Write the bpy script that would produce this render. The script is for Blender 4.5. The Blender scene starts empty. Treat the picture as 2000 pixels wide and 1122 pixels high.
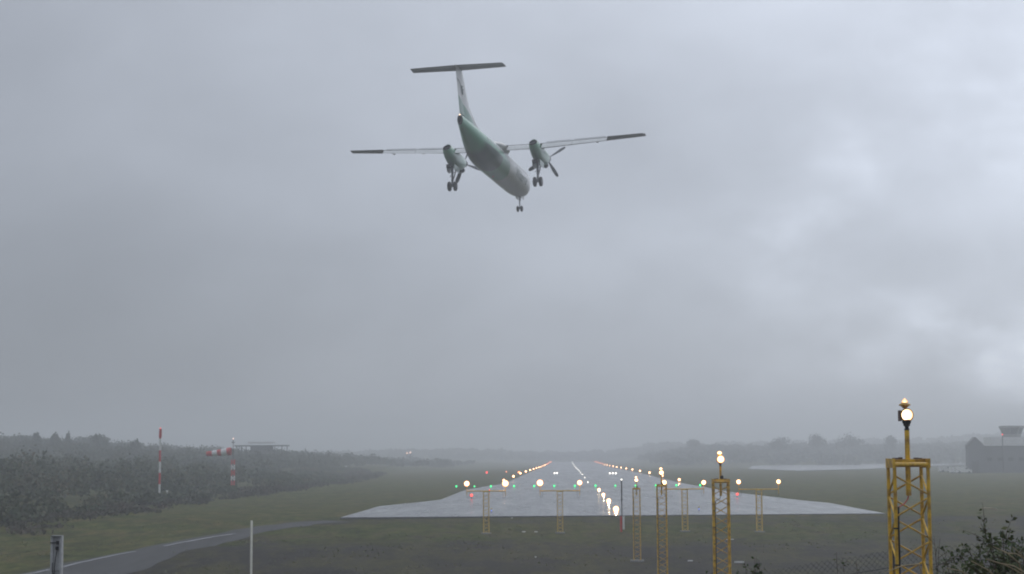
import bpy, bmesh, math, random
import numpy as np
from mathutils import Vector, Matrix, Euler
R = math.radians
random.seed(7); rng = np.random.default_rng(7)
sc = bpy.context.scene
C = sc.collection

# ---------------------------------------------------------------- camera, sky, sun, exposure
CAMZ = 5.95
TILT = math.atan(324 / 3300); ROLL = R(-0.3)
cam = bpy.data.objects.new('camera', bpy.data.cameras.new('camera')); C.objects.link(cam)
cam.data.sensor_width = 36; cam.data.lens = 36 * 3300 / 2000
cam.data.clip_start = 0.1; cam.data.clip_end = 20000
cam.matrix_world = Matrix.Translation((0, 0, CAMZ)) @ Matrix.Rotation(math.pi / 2 + TILT, 4, 'X') @ Matrix.Rotation(ROLL, 4, 'Z')
sc.camera = cam
SUN_EL, SUN_AZ = 42, 35          # azimuth clockwise from the view direction (+Y)
world = bpy.data.worlds.new('World'); sc.world = world; world.use_nodes = True
wn, wl = world.node_tree.nodes, world.node_tree.links
wn.clear()

def N(nodes, t, **kw):
    n = nodes.new(t)
    for k, v in kw.items():
        if k.startswith('i_'):
            key = k[2:]
            n.inputs[int(key) if key.isdigit() else key.replace('_', ' ')].default_value = v
        else:
            setattr(n, k, v)
    return n

out = N(wn, 'ShaderNodeOutputWorld')
sky = N(wn, 'ShaderNodeTexSky', sky_type='NISHITA', sun_disc=False, sun_elevation=R(SUN_EL), sun_rotation=R(SUN_AZ))
bg1 = N(wn, 'ShaderNodeBackground', i_Strength=0.08); wl.new(sky.outputs[0], bg1.inputs[0])
tc = N(wn, 'ShaderNodeTexCoord')
sep = N(wn, 'ShaderNodeSeparateXYZ'); wl.new(tc.outputs['Generated'], sep.inputs[0])
mp = N(wn, 'ShaderNodeMapping'); mp.inputs['Scale'].default_value = (1, 1, 1.7); mp.inputs['Location'].default_value = (0.35, 0.2, 0.13)
wl.new(tc.outputs['Generated'], mp.inputs[0])
no = N(wn, 'ShaderNodeTexNoise', i_Scale=6.5, i_Detail=6.0, i_Roughness=0.48, i_Distortion=0.2); wl.new(mp.outputs[0], no.inputs['Vector'])
no2 = N(wn, 'ShaderNodeTexNoise', i_Scale=1.7, i_Detail=3.0, i_Roughness=0.5); wl.new(mp.outputs[0], no2.inputs['Vector'])
def wmath(op, a, b=None, c=None):
    m = N(wn, 'ShaderNodeMath', operation=op)
    for i, v in enumerate((a, b, c)):
        if v is None: continue
        if isinstance(v, (int, float)): m.inputs[i].default_value = v
        else: wl.new(v, m.inputs[i])
    return m.outputs[0]
# overcast: brighter towards the zenith, brighter on the sun's side, broken by cloud noise
up = wmath('MAXIMUM', sep.outputs['Z'], 0.0)
grad = wmath('MULTIPLY_ADD', up, 0.70, 0.215)
vd = N(wn, 'ShaderNodeVectorMath', operation='DOT_PRODUCT'); wl.new(tc.outputs['Generated'], vd.inputs[0])
vd.inputs[1].default_value = Vector((math.sin(R(SUN_AZ)), math.cos(R(SUN_AZ)), 0.25)).normalized()
side = wmath('MULTIPLY', wmath('POWER', wmath('MAXIMUM', vd.outputs['Value'], 0.0), 4.0), 0.46)
ns = wmath('MULTIPLY', wmath('SUBTRACT', no.outputs[0], 0.5), 1.0)
ns2 = wmath('MULTIPLY', wmath('SUBTRACT', no2.outputs[0], 0.5), 0.25)
amp = wmath('MULTIPLY_ADD', side, 1.5, 0.06)
lum = wmath('ADD', wmath('ADD', grad, side), wmath('ADD', wmath('MULTIPLY', ns, amp), ns2))
# a thinner, brighter opening in the cloud low on the right, with a ragged edge
bx = wmath('ARCTAN2', sep.outputs['X'], sep.outputs['Y'])
no3 = N(wn, 'ShaderNodeTexNoise', i_Scale=15.0, i_Detail=6.0, i_Roughness=0.55); wl.new(mp.outputs[0], no3.inputs['Vector'])
wob = wmath('ADD', wmath('MULTIPLY', wmath('SUBTRACT', no3.outputs[0], 0.5), 5.0), wmath('MULTIPLY', wmath('SUBTRACT', no.outputs[0], 0.5), 2.0))
def blob(az, el, ra, re_, k):
    dx = wmath('DIVIDE', wmath('SUBTRACT', bx, R(az)), R(ra)); dz = wmath('DIVIDE', wmath('SUBTRACT', sep.outputs['Z'], math.sin(R(el))), math.sin(R(re_)))
    d2 = wmath('ADD', wmath('ADD', wmath('MULTIPLY', dx, dx), wmath('MULTIPLY', dz, dz)), wob)
    return wmath('MULTIPLY', wmath('POWER', 2.718, wmath('MULTIPLY', d2, -1.0)), k)
for q in ((12.6, 4.1, 2.6, 1.0, .13), (15.6, 2.6, 4.2, 1.3, .17), (18.6, 3.4, 3.6, 1.6, .19), (9.5, 2.4, 3.4, .9, .06), (14.5, 9.5, 4.5, 3.0, .07), (9.5, 6.5, 3.0, 2.2, .10), (26, 4, 6, 1.6, .2), (17.0, 6.6, 6.0, 0.9, -.07), (20, 13, 7, 3.5, .12)):
    lum = wmath('ADD', lum, blob(*q))
lum = wmath('MAXIMUM', lum, 0.12)
low = wmath('LESS_THAN', sep.outputs['Z'], -0.02)
cc = N(wn, 'ShaderNodeCombineColor')
wl.new(wmath('MULTIPLY', lum, 0.848), cc.inputs[0]); wl.new(wmath('MULTIPLY', lum, 0.915), cc.inputs[1]); wl.new(wmath('MULTIPLY', lum, 1.045), cc.inputs[2])
bg2 = N(wn, 'ShaderNodeBackground', i_Strength=1.05); wl.new(cc.outputs[0], bg2.inputs[0])
mx = N(wn, 'ShaderNodeMixShader', i_0=0.94); wl.new(bg1.outputs[0], mx.inputs[1]); wl.new(bg2.outputs[0], mx.inputs[2])
wl.new(mx.outputs[0], out.inputs[0])
sun = bpy.data.objects.new('sun', bpy.data.lights.new('sun', 'SUN')); C.objects.link(sun)
sun.data.energy = 0.5; sun.data.angle = R(40); sun.data.color = (1, 0.96, 0.9)
sun.rotation_euler = Vector((math.sin(R(SUN_AZ)) * math.cos(R(SUN_EL)), math.cos(R(SUN_AZ)) * math.cos(R(SUN_EL)), math.sin(R(SUN_EL)))).to_track_quat('Z', 'Y').to_euler()
vs = sc.view_settings; vs.view_transform = 'Standard'; vs.look = 'None'; vs.gamma = 1; vs.use_curve_mapping = False; vs.exposure = 0.0
cy = sc.cycles
cy.use_denoising = True; cy.volume_bounces = 2; cy.max_bounces = 8; cy.diffuse_bounces = 2; cy.glossy_bounces = 3; cy.transmission_bounces = 4
cy.filter_width = 2.0; cy.sample_clamp_indirect = 4.0
HAZE = 0.0013

# ---------------------------------------------------------------- projection and ground frame
MC = cam.matrix_world.to_3x3(); CP = Vector((0, 0, CAMZ))
def ray(px, py): return MC @ Vector(((px - 1000) / 3300, (561 - py) / 3300, -1))
def U(px, py, D):                     # the point of that picture direction at forward distance D metres
    r = ray(px, py); return CP + r * (D / r.y)
AZ = math.atan(105 / 3300); X0 = 4.8
def rw(s, t): return (X0 + s * math.sin(AZ) + t * math.cos(AZ), s * math.cos(AZ) - t * math.sin(AZ))
def st(x, y):
    x = x - X0; return (x * math.sin(AZ) + y * math.cos(AZ), x * math.cos(AZ) - y * math.sin(AZ))
_tab = rng.random((256, 256))
def vnoise(x, y):
    x = np.asarray(x, float); y = np.asarray(y, float)
    xi = np.floor(x).astype(int); yi = np.floor(y).astype(int); fx = x - xi; fy = y - yi
    fx = fx * fx * (3 - 2 * fx); fy = fy * fy * (3 - 2 * fy)
    g = lambda a, b: _tab[a % 256, b % 256]
    return (g(xi, yi) * (1 - fx) + g(xi + 1, yi) * fx) * (1 - fy) + (g(xi, yi + 1) * (1 - fx) + g(xi + 1, yi + 1) * fx) * fy
def fbm(x, y, o=4):
    v = 0; a = .5
    for i in range(o): v = v + a * vnoise(np.asarray(x) * 2 ** i + 17 * i, np.asarray(y) * 2 ** i + 5 * i); a *= .5
    return v
def sstep(a, b, x):
    u = np.clip((np.asarray(x, float) - a) / (b - a), 0, 1); return u * u * (3 - 2 * u)
def height(x, y):
    x = np.asarray(x, float); y = np.asarray(y, float)
    s, t = st(x, y)
    z = np.interp(s, [-60, 1, 8, 20, 27, 50, 84, 100, 114, 143, 154, 162, 450, 620, 800, 1000, 1400, 6000],
                  [4.25, 4.25, 3.3, 2.0, 1.6, .2, -1.6, -1.6, -1.35, -.7, -.25, -.06, -.06, -.5, -1.2, -1.6, -1.7, -2.5])
    off = np.clip(np.abs(t) - 30, 0, 60)
    z = z - .004 * off
    n = fbm(x / 60, y / 60)
    rough = sstep(24, 40, np.abs(t)) + (s < 150) * 1.0
    z = z + (fbm(x / 7, y / 7, 3) - .45) * .35 * np.clip(rough, 0, 1) * (s > 30)
    # wooded rise on the left
    z = z + np.interp(-t, [60, 88, 114, 139, 189, 260], [0, 2.2, 3.9, 4.9, 8.3, 9.5]) * sstep(320, 520, s) * (1 - sstep(690, 960, s)) * (1 + .5 * (n - .45))
    z = z + sstep(-30, -110, t) * sstep(700, 1150, s) * (1.5 + 5 * (n - .3))
    # wooded rise far ahead and on the right
    z = z + sstep(1420, 1650, s) * (4 + 5 * (n - .4) + 8 * sstep(300, 400, t))
    z = z + sstep(36, 85, t) * sstep(820, 1050, s) * (7.6 + 7 * (n - .45))
    return z

# ---------------------------------------------------------------- mesh helpers
def mesh_np(name, V, F, smooth=False, mats=None):
    """V (n,3); F list of equal-length faces as an array, or a list of tuples"""
    me = bpy.data.meshes.new(name)
    if isinstance(F, np.ndarray):
        k = F.shape[1]
        me.vertices.add(len(V)); me.vertices.foreach_set('co', np.asarray(V, np.float32).ravel())
        me.loops.add(F.size); me.loops.foreach_set('vertex_index', F.astype(np.int32).ravel())
        me.polygons.add(len(F)); me.polygons.foreach_set('loop_start', np.arange(0, F.size, k, dtype=np.int32))
        me.polygons.foreach_set('loop_total', np.full(len(F), k, np.int32))
        me.update(calc_edges=True)
    else:
        me.from_pydata([tuple(v) for v in V], [], F)
    if smooth: me.polygons.foreach_set('use_smooth', [True] * len(me.polygons))
    for m in (mats or []): me.materials.append(m)
    me.update(); return me
def link(name, me, parent=None, mat=None, loc=None, mw=None):
    o = bpy.data.objects.new(name, me); C.objects.link(o)
    if mat is not None and me is not None and len(me.materials) == 0: me.materials.append(mat)
    if parent is not None: o.parent = parent
    if mw is not None: o.matrix_local = mw
    elif loc is not None: o.location = loc
    return o
def tag(o, label=None, cat=None, group=None, kind=None):
    if label: o['label'] = label
    if cat: o['category'] = cat
    if group: o['group'] = group
    if kind: o['kind'] = kind
    return o
def empty(name, loc, label, cat, group=None, rz=0):
    o = bpy.data.objects.new(name, None); C.objects.link(o); o.location = loc; o.rotation_euler = (0, 0, rz); o.empty_display_size = .2
    return tag(o, label, cat, group)
class MB:
    def __init__(s): s.v = []; s.f = []
    def add(s, V, F):
        b = len(s.v); s.v += [tuple(v) for v in V]; s.f += [tuple(i + b for i in f) for f in F]; return s
    def box(s, c, d, M=None):
        V = [Vector((c[0] + d[0] * a / 2, c[1] + d[1] * b / 2, c[2] + d[2] * e / 2)) for e in (-1, 1) for b in (-1, 1) for a in (-1, 1)]
        if M: V = [M @ v for v in V]
        return s.add(V, [(0, 2, 3, 1), (4, 5, 7, 6), (0, 1, 5, 4), (2, 6, 7, 3), (0, 4, 6, 2), (1, 3, 7, 5)])
    def tube(s, pts, r, n=8, caps=True):
        pts = [Vector(p) for p in pts]; rr = r if isinstance(r, (list, tuple)) else [r] * len(pts)
        V = []; F = []; a0 = None
        for i, p in enumerate(pts):
            d = (pts[min(i + 1, len(pts) - 1)] - pts[max(i - 1, 0)]).normalized()
            if a0 is None: a0 = d.cross(Vector((0, 0, 1)) if abs(d.z) < .9 else Vector((1, 0, 0))).normalized()
            a = (a0 - d * a0.dot(d)).normalized(); b = d.cross(a); a0 = a
            for k in range(n):
                w = 2 * math.pi * k / n; V.append(p + a * math.cos(w) * rr[i] + b * math.sin(w) * rr[i])
        for i in range(len(pts) - 1):
            for k in range(n): F.append((i * n + k, i * n + (k + 1) % n, (i + 1) * n + (k + 1) % n, (i + 1) * n + k))
        if caps: F.append(tuple(range(n - 1, -1, -1))); F.append(tuple((len(pts) - 1) * n + k for k in range(n)))
        return s.add(V, F)
    def lathe(s, prof, n=16, M=None, axis='Z'):
        V = []; F = []
        for (r, z) in prof:
            for k in range(n):
                w = 2 * math.pi * k / n
                p = Vector((r * math.cos(w), r * math.sin(w), z)) if axis == 'Z' else (Vector((r * math.cos(w), z, r * math.sin(w))) if axis == 'Y' else Vector((z, r * math.cos(w), r * math.sin(w))))
                V.append(M @ p if M else p)
        for i in range(len(prof) - 1):
            for k in range(n): F.append((i * n + k, i * n + (k + 1) % n, (i + 1) * n + (k + 1) % n, (i + 1) * n + k))
        F.append(tuple(range(n - 1, -1, -1))); F.append(tuple((len(prof) - 1) * n + k for k in range(n)))
        return s.add(V, F)
    def mesh(s, name, smooth=False, angle=40):
        me = bpy.data.meshes.new(name); me.from_pydata(s.v, [], s.f)
        bm = bmesh.new(); bm.from_mesh(me); bmesh.ops.recalc_face_normals(bm, faces=bm.faces)
        if smooth:
            for f in bm.faces: f.smooth = True
            for e in bm.edges:
                if len(e.link_faces) == 2 and e.calc_face_angle(0) > R(angle): e.smooth = False
        bm.to_mesh(me); bm.free(); return me
    def build(s, name, mat, parent=None, smooth=False, loc=None, mw=None):
        return link(name, s.mesh(name, smooth), parent, mat, loc, mw)

# ---------------------------------------------------------------- materials
def mat(name, col=(.5, .5, .5), rough=.6, metal=0.0, noise=0.0, nscale=4.0, bump=0.0, bscale=20.0, col2=None, spec=None, coat=0):
    m = bpy.data.materials.new(name); m.use_nodes = True; nt = m.node_tree; nn, ll = nt.nodes, nt.links
    b = nn['Principled BSDF']; b.inputs['Base Color'].default_value = (*col, 1); b.inputs['Roughness'].default_value = rough; b.inputs['Metallic'].default_value = metal
    if spec is not None: b.inputs['Specular IOR Level'].default_value = spec
    if coat: b.inputs['Coat Weight'].default_value = coat; b.inputs['Coat Roughness'].default_value = .15
    if noise or col2:
        t = N(nn, 'ShaderNodeTexCoord'); n1 = N(nn, 'ShaderNodeTexNoise', i_Scale=nscale, i_Detail=5.0, i_Roughness=.6); ll.new(t.outputs['Object'], n1.inputs['Vector'])
        cr = N(nn, 'ShaderNodeValToRGB'); c2 = col2 or tuple(c * (1 - noise) for c in col)
        cr.color_ramp.elements[0].position = .38; cr.color_ramp.elements[1].position = .62
        cr.color_ramp.elements[0].color = (*c2, 1); cr.color_ramp.elements[1].color = (*col, 1)
        ll.new(n1.outputs[0], cr.inputs[0]); ll.new(cr.outputs[0], b.inputs['Base Color'])
    if bump:
        t = N(nn, 'ShaderNodeTexCoord'); n2 = N(nn, 'ShaderNodeTexNoise', i_Scale=bscale, i_Detail=4.0); ll.new(t.outputs['Object'], n2.inputs['Vector'])
        bp = N(nn, 'ShaderNodeBump', i_Strength=bump, i_Distance=.05); ll.new(n2.outputs[0], bp.inputs['Height']); ll.new(bp.outputs[0], b.inputs['Normal'])
    return m
def emit(name, col, strength):
    m = bpy.data.materials.new(name); m.use_nodes = True; nt = m.node_tree
    b = nt.nodes['Principled BSDF']; b.inputs['Base Color'].default_value = (*[min(1, c) * .5 for c in col], 1); b.inputs['Roughness'].default_value = .2
    # lamp glass with lens glare put into its emission: bright facing core, dimmer rim
    nn, ll = nt.nodes, nt.links
    lw = N(nn, 'ShaderNodeLayerWeight', i_Blend=.5)
    iv = N(nn, 'ShaderNodeMath', operation='SUBTRACT'); iv.inputs[0].default_value = 1; ll.new(lw.outputs['Facing'], iv.inputs[1])
    pw_ = N(nn, 'ShaderNodeMath', operation='POWER'); ll.new(iv.outputs[0], pw_.inputs[0]); pw_.inputs[1].default_value = 3.0
    sm = N(nn, 'ShaderNodeMath', operation='MULTIPLY_ADD'); ll.new(pw_.outputs[0], sm.inputs[0]); sm.inputs[1].default_value = strength; sm.inputs[2].default_value = .85
    mc = N(nn, 'ShaderNodeMix', data_type='RGBA'); ll.new(pw_.outputs[0], mc.inputs[0])
    mc.inputs[6].default_value = (col[0], col[1] * .62, col[2] * .4, 1) if col[0] > .8 else (*col, 1); mc.inputs[7].default_value = (*col, 1)
    ll.new(mc.outputs[2], b.inputs['Emission Color']); ll.new(sm.outputs[0], b.inputs['Emission Strength'])
    return m
M = {}
M['yellow'] = mat('yellow_paint', (.78, .48, .035), .42, col2=(.36, .20, .035), nscale=7)
M['yellow_dull'] = mat('dull_yellow_paint', (.76, .50, .05), .5, col2=(.48, .31, .05), nscale=5)
M['rust'] = mat('rusty_steel', (.10, .06, .035), .8, noise=.4, nscale=30)
M['black'] = mat('black_rubber', (.015, .015, .017), .6)
M['dark'] = mat('dark_metal', (.06, .06, .065), .5, metal=.4)
M['brown'] = mat('brown_bracket', (.09, .045, .03), .6)
M['steel'] = mat('galvanised_steel', (.35, .36, .37), .4, metal=.7, noise=.3)
M['white'] = mat('white_paint', (.74, .74, .72), .5, noise=.12, nscale=3)
M['red'] = mat('red_paint', (.60, .03, .03), .5, noise=.2, nscale=3)
M['redwire'] = mat('red_cable', (.42, .05, .04), .5)
M['cream'] = mat('cream_plastic_pipe', (.72, .71, .62), .45, noise=.1)
M['concrete'] = mat('concrete', (.26, .26, .25), .85, noise=.25, nscale=6)
M['warm'] = emit('warm_lamp_glow', (1, .68, .40), 14)
M['warm_near'] = emit('warm_lens_glow', (1, .74, .48), 5)
M['warm_dome'] = emit('warm_dome_glow', (1, .66, .36), 3)
M['inset'] = emit('inset_lamp_glow', (1, .74, .45), 14)
M['edge'] = emit('edge_lamp_glow', (1, .60, .32), 14)
M['edge_red'] = emit('far_edge_lamp_glow', (1, .34, .20), 8)
M['center'] = emit('centreline_lamp_glow', (.9, 1, 1), 8)
M['green'] = emit('green_lamp_glow', (.03, 1, .28), 3)
M['redlamp'] = emit('red_lamp_glow', (1, .08, .07), 4)
M['orangelamp'] = emit('orange_lamp_glow', (1, .30, .10), 6)
M['bluelamp'] = emit('blue_lamp_glow', (.15, .25, 1), 3)

def foliage_mat(name, cols, rough=.7):
    m = bpy.data.materials.new(name); m.use_nodes = True; nn, ll = m.node_tree.nodes, m.node_tree.links
    b = nn['Principled BSDF']; b.inputs['Roughness'].default_value = rough; b.inputs['Specular IOR Level'].default_value = .25
    g = N(nn, 'ShaderNodeNewGeometry'); t = N(nn, 'ShaderNodeTexCoord')
    n1 = N(nn, 'ShaderNodeTexNoise', i_Scale=.06, i_Detail=4.0, i_Roughness=.6); ll.new(t.outputs['Object'], n1.inputs['Vector'])
    ma = N(nn, 'ShaderNodeMath', operation='MULTIPLY_ADD'); ll.new(n1.outputs[0], ma.inputs[0]); ma.inputs[1].default_value = 2.2; ma.inputs[2].default_value = -.85
    mb = N(nn, 'ShaderNodeMath', operation='MULTIPLY_ADD'); ll.new(g.outputs['Random Per Island'], mb.inputs[0]); mb.inputs[1].default_value = .5; ll.new(ma.outputs[0], mb.inputs[2])
    cr = N(nn, 'ShaderNodeValToRGB'); el = cr.color_ramp.elements
    el[0].color = (*cols[0], 1); el[1].color = (*cols[-1], 1)
    for i, c in enumerate(cols[1:-1]): e = el.new((i + 1) / (len(cols) - 1)); e.color = (*c, 1)
    ll.new(mb.outputs[0], cr.inputs[0]); ll.new(cr.outputs[0], b.inputs['Base Color'])
    return m
M['wood_left'] = foliage_mat('shrub_foliage', [(.036, .050, .028), (.055, .074, .034), (.080, .084, .038), (.13, .095, .048)])
M['wood_hill'] = foliage_mat('hill_foliage', [(.04, .056, .034), (.06, .074, .038), (.10, .095, .05)])
M['wood_far'] = foliage_mat('far_foliage', [(.025, .035, .025), (.035, .045, .03), (.05, .055, .035)])
M['bush'] = foliage_mat('bush_leaves', [(.020, .040, .012), (.045, .070, .018), (.09, .10, .03), (.16, .13, .05)], .5)
M['leaf'] = foliage_mat('green_leaves', [(.02, .05, .015), (.05, .09, .02), (.10, .14, .03)], .45)
M['straw'] = mat('dry_straw', (.38, .30, .18), .8, noise=.4, nscale=9)
M['twig'] = mat('brown_twig', (.07, .05, .035), .9)
M['bark'] = mat('bark', (.05, .042, .035), .9, noise=.4)
M['grassblade'] = foliage_mat('grass_blades', [(.07, .09, .034), (.11, .12, .048), (.18, .155, .08)])

# ground: grass with brown patches, gravel where the gravel attribute is high
def ground_material():
    m = bpy.data.materials.new('ground_grass_and_gravel'); m.use_nodes = True; nn, ll = m.node_tree.nodes, m.node_tree.links
    b = nn['Principled BSDF']; b.inputs['Specular IOR Level'].default_value = .02
    t = N(nn, 'ShaderNodeTexCoord')
    def noise(sx, sy, sc_, det=5.0, ro=.6):
        mp_ = N(nn, 'ShaderNodeMapping'); mp_.inputs['Scale'].default_value = (sx, sy, 1); ll.new(t.outputs['Object'], mp_.inputs[0])
        n = N(nn, 'ShaderNodeTexNoise', i_Scale=sc_, i_Detail=det, i_Roughness=ro); ll.new(mp_.outputs[0], n.inputs['Vector']); return n.outputs[0]
    def ramp(v, stops):
        cr = N(nn, 'ShaderNodeValToRGB'); el = cr.color_ramp.elements
        el[0].position, el[0].color = stops[0][0], (*stops[0][1], 1); el[1].position, el[1].color = stops[-1][0], (*stops[-1][1], 1)
        for p, c in stops[1:-1]: e = el.new(p); e.color = (*c, 1)
        ll.new(v, cr.inputs[0]); return cr.outputs[0]
    def mixc(f, a, c, bt='MIX'):
        mm = N(nn, 'ShaderNodeMix', data_type='RGBA', blend_type=bt)
        if isinstance(f, float): mm.inputs[0].default_value = f
        else: ll.new(f, mm.inputs[0])
        for i, v in ((6, a), (7, c)):
            if isinstance(v, tuple): mm.inputs[i].default_value = (*v, 1)
            else: ll.new(v, mm.inputs[i])
        return mm.outputs[2]
    big = noise(.45, 1, .12); mid = noise(1, .5, .5); fine = noise(1, 1, 3.5, 6.0, .7)
    grass = ramp(big, [(.34, (.060, .080, .022)), (.46, (.100, .125, .034)), (.56, (.120, .096, .050)), (.64, (.092, .115, .032)), (.75, (.06, .078, .022))])
    grass = mixc(.65, grass, ramp(mid, [(.34, (.022, .032, .012)), (.5, (.070, .085, .030)), (.66, (.14, .115, .060))]))
    gravel = ramp(fine, [(.3, (.014, .013, .012)), (.5, (.028, .026, .023)), (.72, (.065, .058, .050))])
    patch = ramp(noise(1, .35, .22, 7.0, .72), [(.45, (0, 0, 0)), (.56, (1, 1, 1))])
    gravel = mixc(patch, gravel, (.056, .054, .022))
    at = N(nn, 'ShaderNodeAttribute', attribute_name='gravel')
    ad = N(nn, 'ShaderNodeMath', operation='MULTIPLY_ADD'); ll.new(mid, ad.inputs[0]); ad.inputs[1].default_value = 1.6; ll.new(at.outputs['Fac'], ad.inputs[2])
    sb = ramp(ad.outputs[0], [(0.0, (0, 0, 0)), (1.0, (1, 1, 1))])
    sb_n = N(nn, 'ShaderNodeMapRange'); ll.new(ad.outputs[0], sb_n.inputs[0]); sb_n.inputs[1].default_value = 1.15; sb_n.inputs[2].default_value = 1.5
    col = mixc(sb_n.outputs[0], grass, gravel)
    col = mixc(.7, col, ramp(fine, [(.3, (.3, .3, .3)), (.7, (1.35, 1.3, 1.15))]), 'MULTIPLY')
    col = mixc(.6, col, ramp(noise(1, .4, 1.1, 6.0, .78), [(.38, (.3, .32, .28)), (.6, (1.4, 1.28, 1.15))]), 'MULTIPLY')
    ll.new(col, b.inputs['Base Color'])
    rr = N(nn, 'ShaderNodeMapRange'); ll.new(sb_n.outputs[0], rr.inputs[0]); rr.inputs[3].default_value = .85; rr.inputs[4].default_value = .62; ll.new(rr.outputs[0], b.inputs['Roughness'])
    bp = N(nn, 'ShaderNodeBump', i_Strength=.5, i_Distance=.08); ll.new(fine, bp.inputs['Height']); ll.new(bp.outputs[0], b.inputs['Normal'])
    return m
M['ground'] = ground_material()
def wet_asphalt(name, base=(.05, .052, .055), r0=.13, r1=.30, bump=.05, dist=.01):
    m = bpy.data.materials.new(name); m.use_nodes = True; nn, ll = m.node_tree.nodes, m.node_tree.links
    b = nn['Principled BSDF']; t = N(nn, 'ShaderNodeTexCoord')
    mp_ = N(nn, 'ShaderNodeMapping'); mp_.inputs['Scale'].default_value = (1, .12, 1); ll.new(t.outputs['Object'], mp_.inputs[0])
    n1 = N(nn, 'ShaderNodeTexNoise', i_Scale=.35, i_Detail=6.0, i_Roughness=.65); ll.new(mp_.outputs[0], n1.inputs['Vector'])
    n2 = N(nn, 'ShaderNodeTexNoise', i_Scale=6.0, i_Detail=3.0); ll.new(t.outputs['Object'], n2.inputs['Vector'])
    mr = N(nn, 'ShaderNodeMapRange'); ll.new(n1.outputs[0], mr.inputs[0]); mr.inputs[1].default_value = .35; mr.inputs[2].default_value = .65; mr.inputs[3].default_value = r0; mr.inputs[4].default_value = r1
    ll.new(mr.outputs[0], b.inputs['Roughness'])
    cr = N(nn, 'ShaderNodeValToRGB'); cr.color_ramp.elements[0].position = .3; cr.color_ramp.elements[1].position = .7
    cr.color_ramp.elements[0].color = (*[c * .7 for c in base], 1); cr.color_ramp.elements[1].color = (*[c * 1.25 for c in base], 1)
    ll.new(n1.outputs[0], cr.inputs[0]); ll.new(cr.outputs[0], b.inputs['Base Color'])
    bp = N(nn, 'ShaderNodeBump', i_Strength=bump, i_Distance=dist); ll.new(n2.outputs[0], bp.inputs['Height']); ll.new(bp.outputs[0], b.inputs['Normal'])
    return m
M['runway'] = wet_asphalt('wet_runway_asphalt')
M['apron'] = wet_asphalt('wet_apron_asphalt', (.08, .082, .085))
M['road'] = wet_asphalt('wet_road_asphalt', (.022, .022, .022), .68, .9, .5, .02)
M['marking'] = mat('white_runway_paint', (.17, .17, .165), .25, noise=.3, nscale=1.5)

# ---------------------------------------------------------------- ground, runway, road, apron
ys = np.concatenate([np.arange(-40, 60, 2), np.arange(60, 200, .75), np.arange(200, 400, 2.5), np.arange(400, 1000, 8), np.arange(1000, 3001, 40)])
xs_ = np.concatenate([-np.arange(300, 3001, 60)[::-1], np.arange(-292, -60, 8), np.arange(-60, 70, 1.0), np.arange(70, 300, 8), np.arange(300, 3001, 60)])
GX, GY = np.meshgrid(xs_, ys); GZ = height(GX, GY)
nx, ny = len(xs_), len(ys)
idx = np.arange(nx * ny).reshape(ny, nx)
F = np.stack([idx[:-1, :-1], idx[:-1, 1:], idx[1:, 1:], idx[1:, :-1]], -1).reshape(-1, 4)
me = mesh_np('ground', np.stack([GX, GY, GZ], -1).reshape(-1, 3), F, True)
S_, T_ = st(GX, GY)
roadx = np.interp(GY, [90, 111, 129, 148, 157, 165], [-31, -29.5, -28, -23, -18.5, -16])
gr = (1 - sstep(110, 142, S_)) * sstep(-2, 2, GX - roadx) + .35 * sstep(-3, 1, GX - roadx) * (S_ < 160) + .2 * (S_ > 152) * (S_ < 161) * (np.abs(T_) < 34)
gr = gr + .55 * sstep(20, 60, GX) * (1 - sstep(165, 185, S_)) * (S_ > 120)
at = me.attributes.new('gravel', 'FLOAT', 'POINT'); at.data.foreach_set('value', np.clip(gr, 0, 1).astype(np.float32).ravel())
tag(link('ground', me, mat=M['ground']), 'rough grass and gravel ground falling away before the runway', kind='structure')

def sheet(name, rows, off, material, label, n=24):
    """rows: list of (left xy, right xy); each row is divided and laid on the ground at height off"""
    V = []; F = []
    for (a, b) in rows:
        for k in range(n + 1):
            x = a[0] + (b[0] - a[0]) * k / n; y = a[1] + (b[1] - a[1]) * k / n
            V.append((x, y, off(x, y)))
    for i in range(len(rows) - 1):
        for k in range(n):
            p = i * (n + 1) + k; F.append((p, p + 1, p + n + 2, p + n + 1))
    return tag(link(name, mesh_np(name, V, F, True), mat=material), label, kind='structure')
def rz(s): return float(np.interp(s, [0, 450, 620, 800, 1000, 1400, 6000], [0, 0, -.5, -1.2, -1.6, -1.7, -2.5]))
def roff(x, y): return rz(st(x, y)[0]) + .03
# outline of the paved surface, left and right edges along the runway
SL = [(157.5, -57 + 33), (159, 0)]
def Gp(px, py):
    r = ray(px, py); k = (0.03 - CAMZ) / r.z; p = CP + r * k; return st(p.x, p.y)
Lp = sorted([Gp(665, 1011), Gp(741, 989), Gp(859, 977), Gp(909, 957), (330, -17.2), (396, -16.6)])
Rp = sorted([Gp(1729, 1003), Gp(1680, 994), Gp(1622, 983), Gp(1556, 976.5), Gp(1427, 961), (330, 17.2), (396, 16.6)])
print('PAVE', Lp, Rp)
def Le(s): return float(np.interp(s, [p[0] for p in Lp], [p[1] for p in Lp]))
def Re(s): return float(np.interp(s, [p[0] for p in Rp], [p[1] for p in Rp]))
s0 = max(Lp[0][0], Rp[0][0])
rows = [((rw(Lp[0][0], Lp[0][1])), rw(Rp[0][0], Rp[0][1]))]
for s in list(np.arange(s0 + .8, 200, 2)) + list(np.arange(200, 400, 6)) + list(np.arange(400, 1400, 25)) + [1400]:
    rows.append((rw(s, Le(s)), rw(s, Re(s))))
rwy = sheet('runway', rows, roff, M['runway'], 'wet grey runway running away into the mist')
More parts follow.
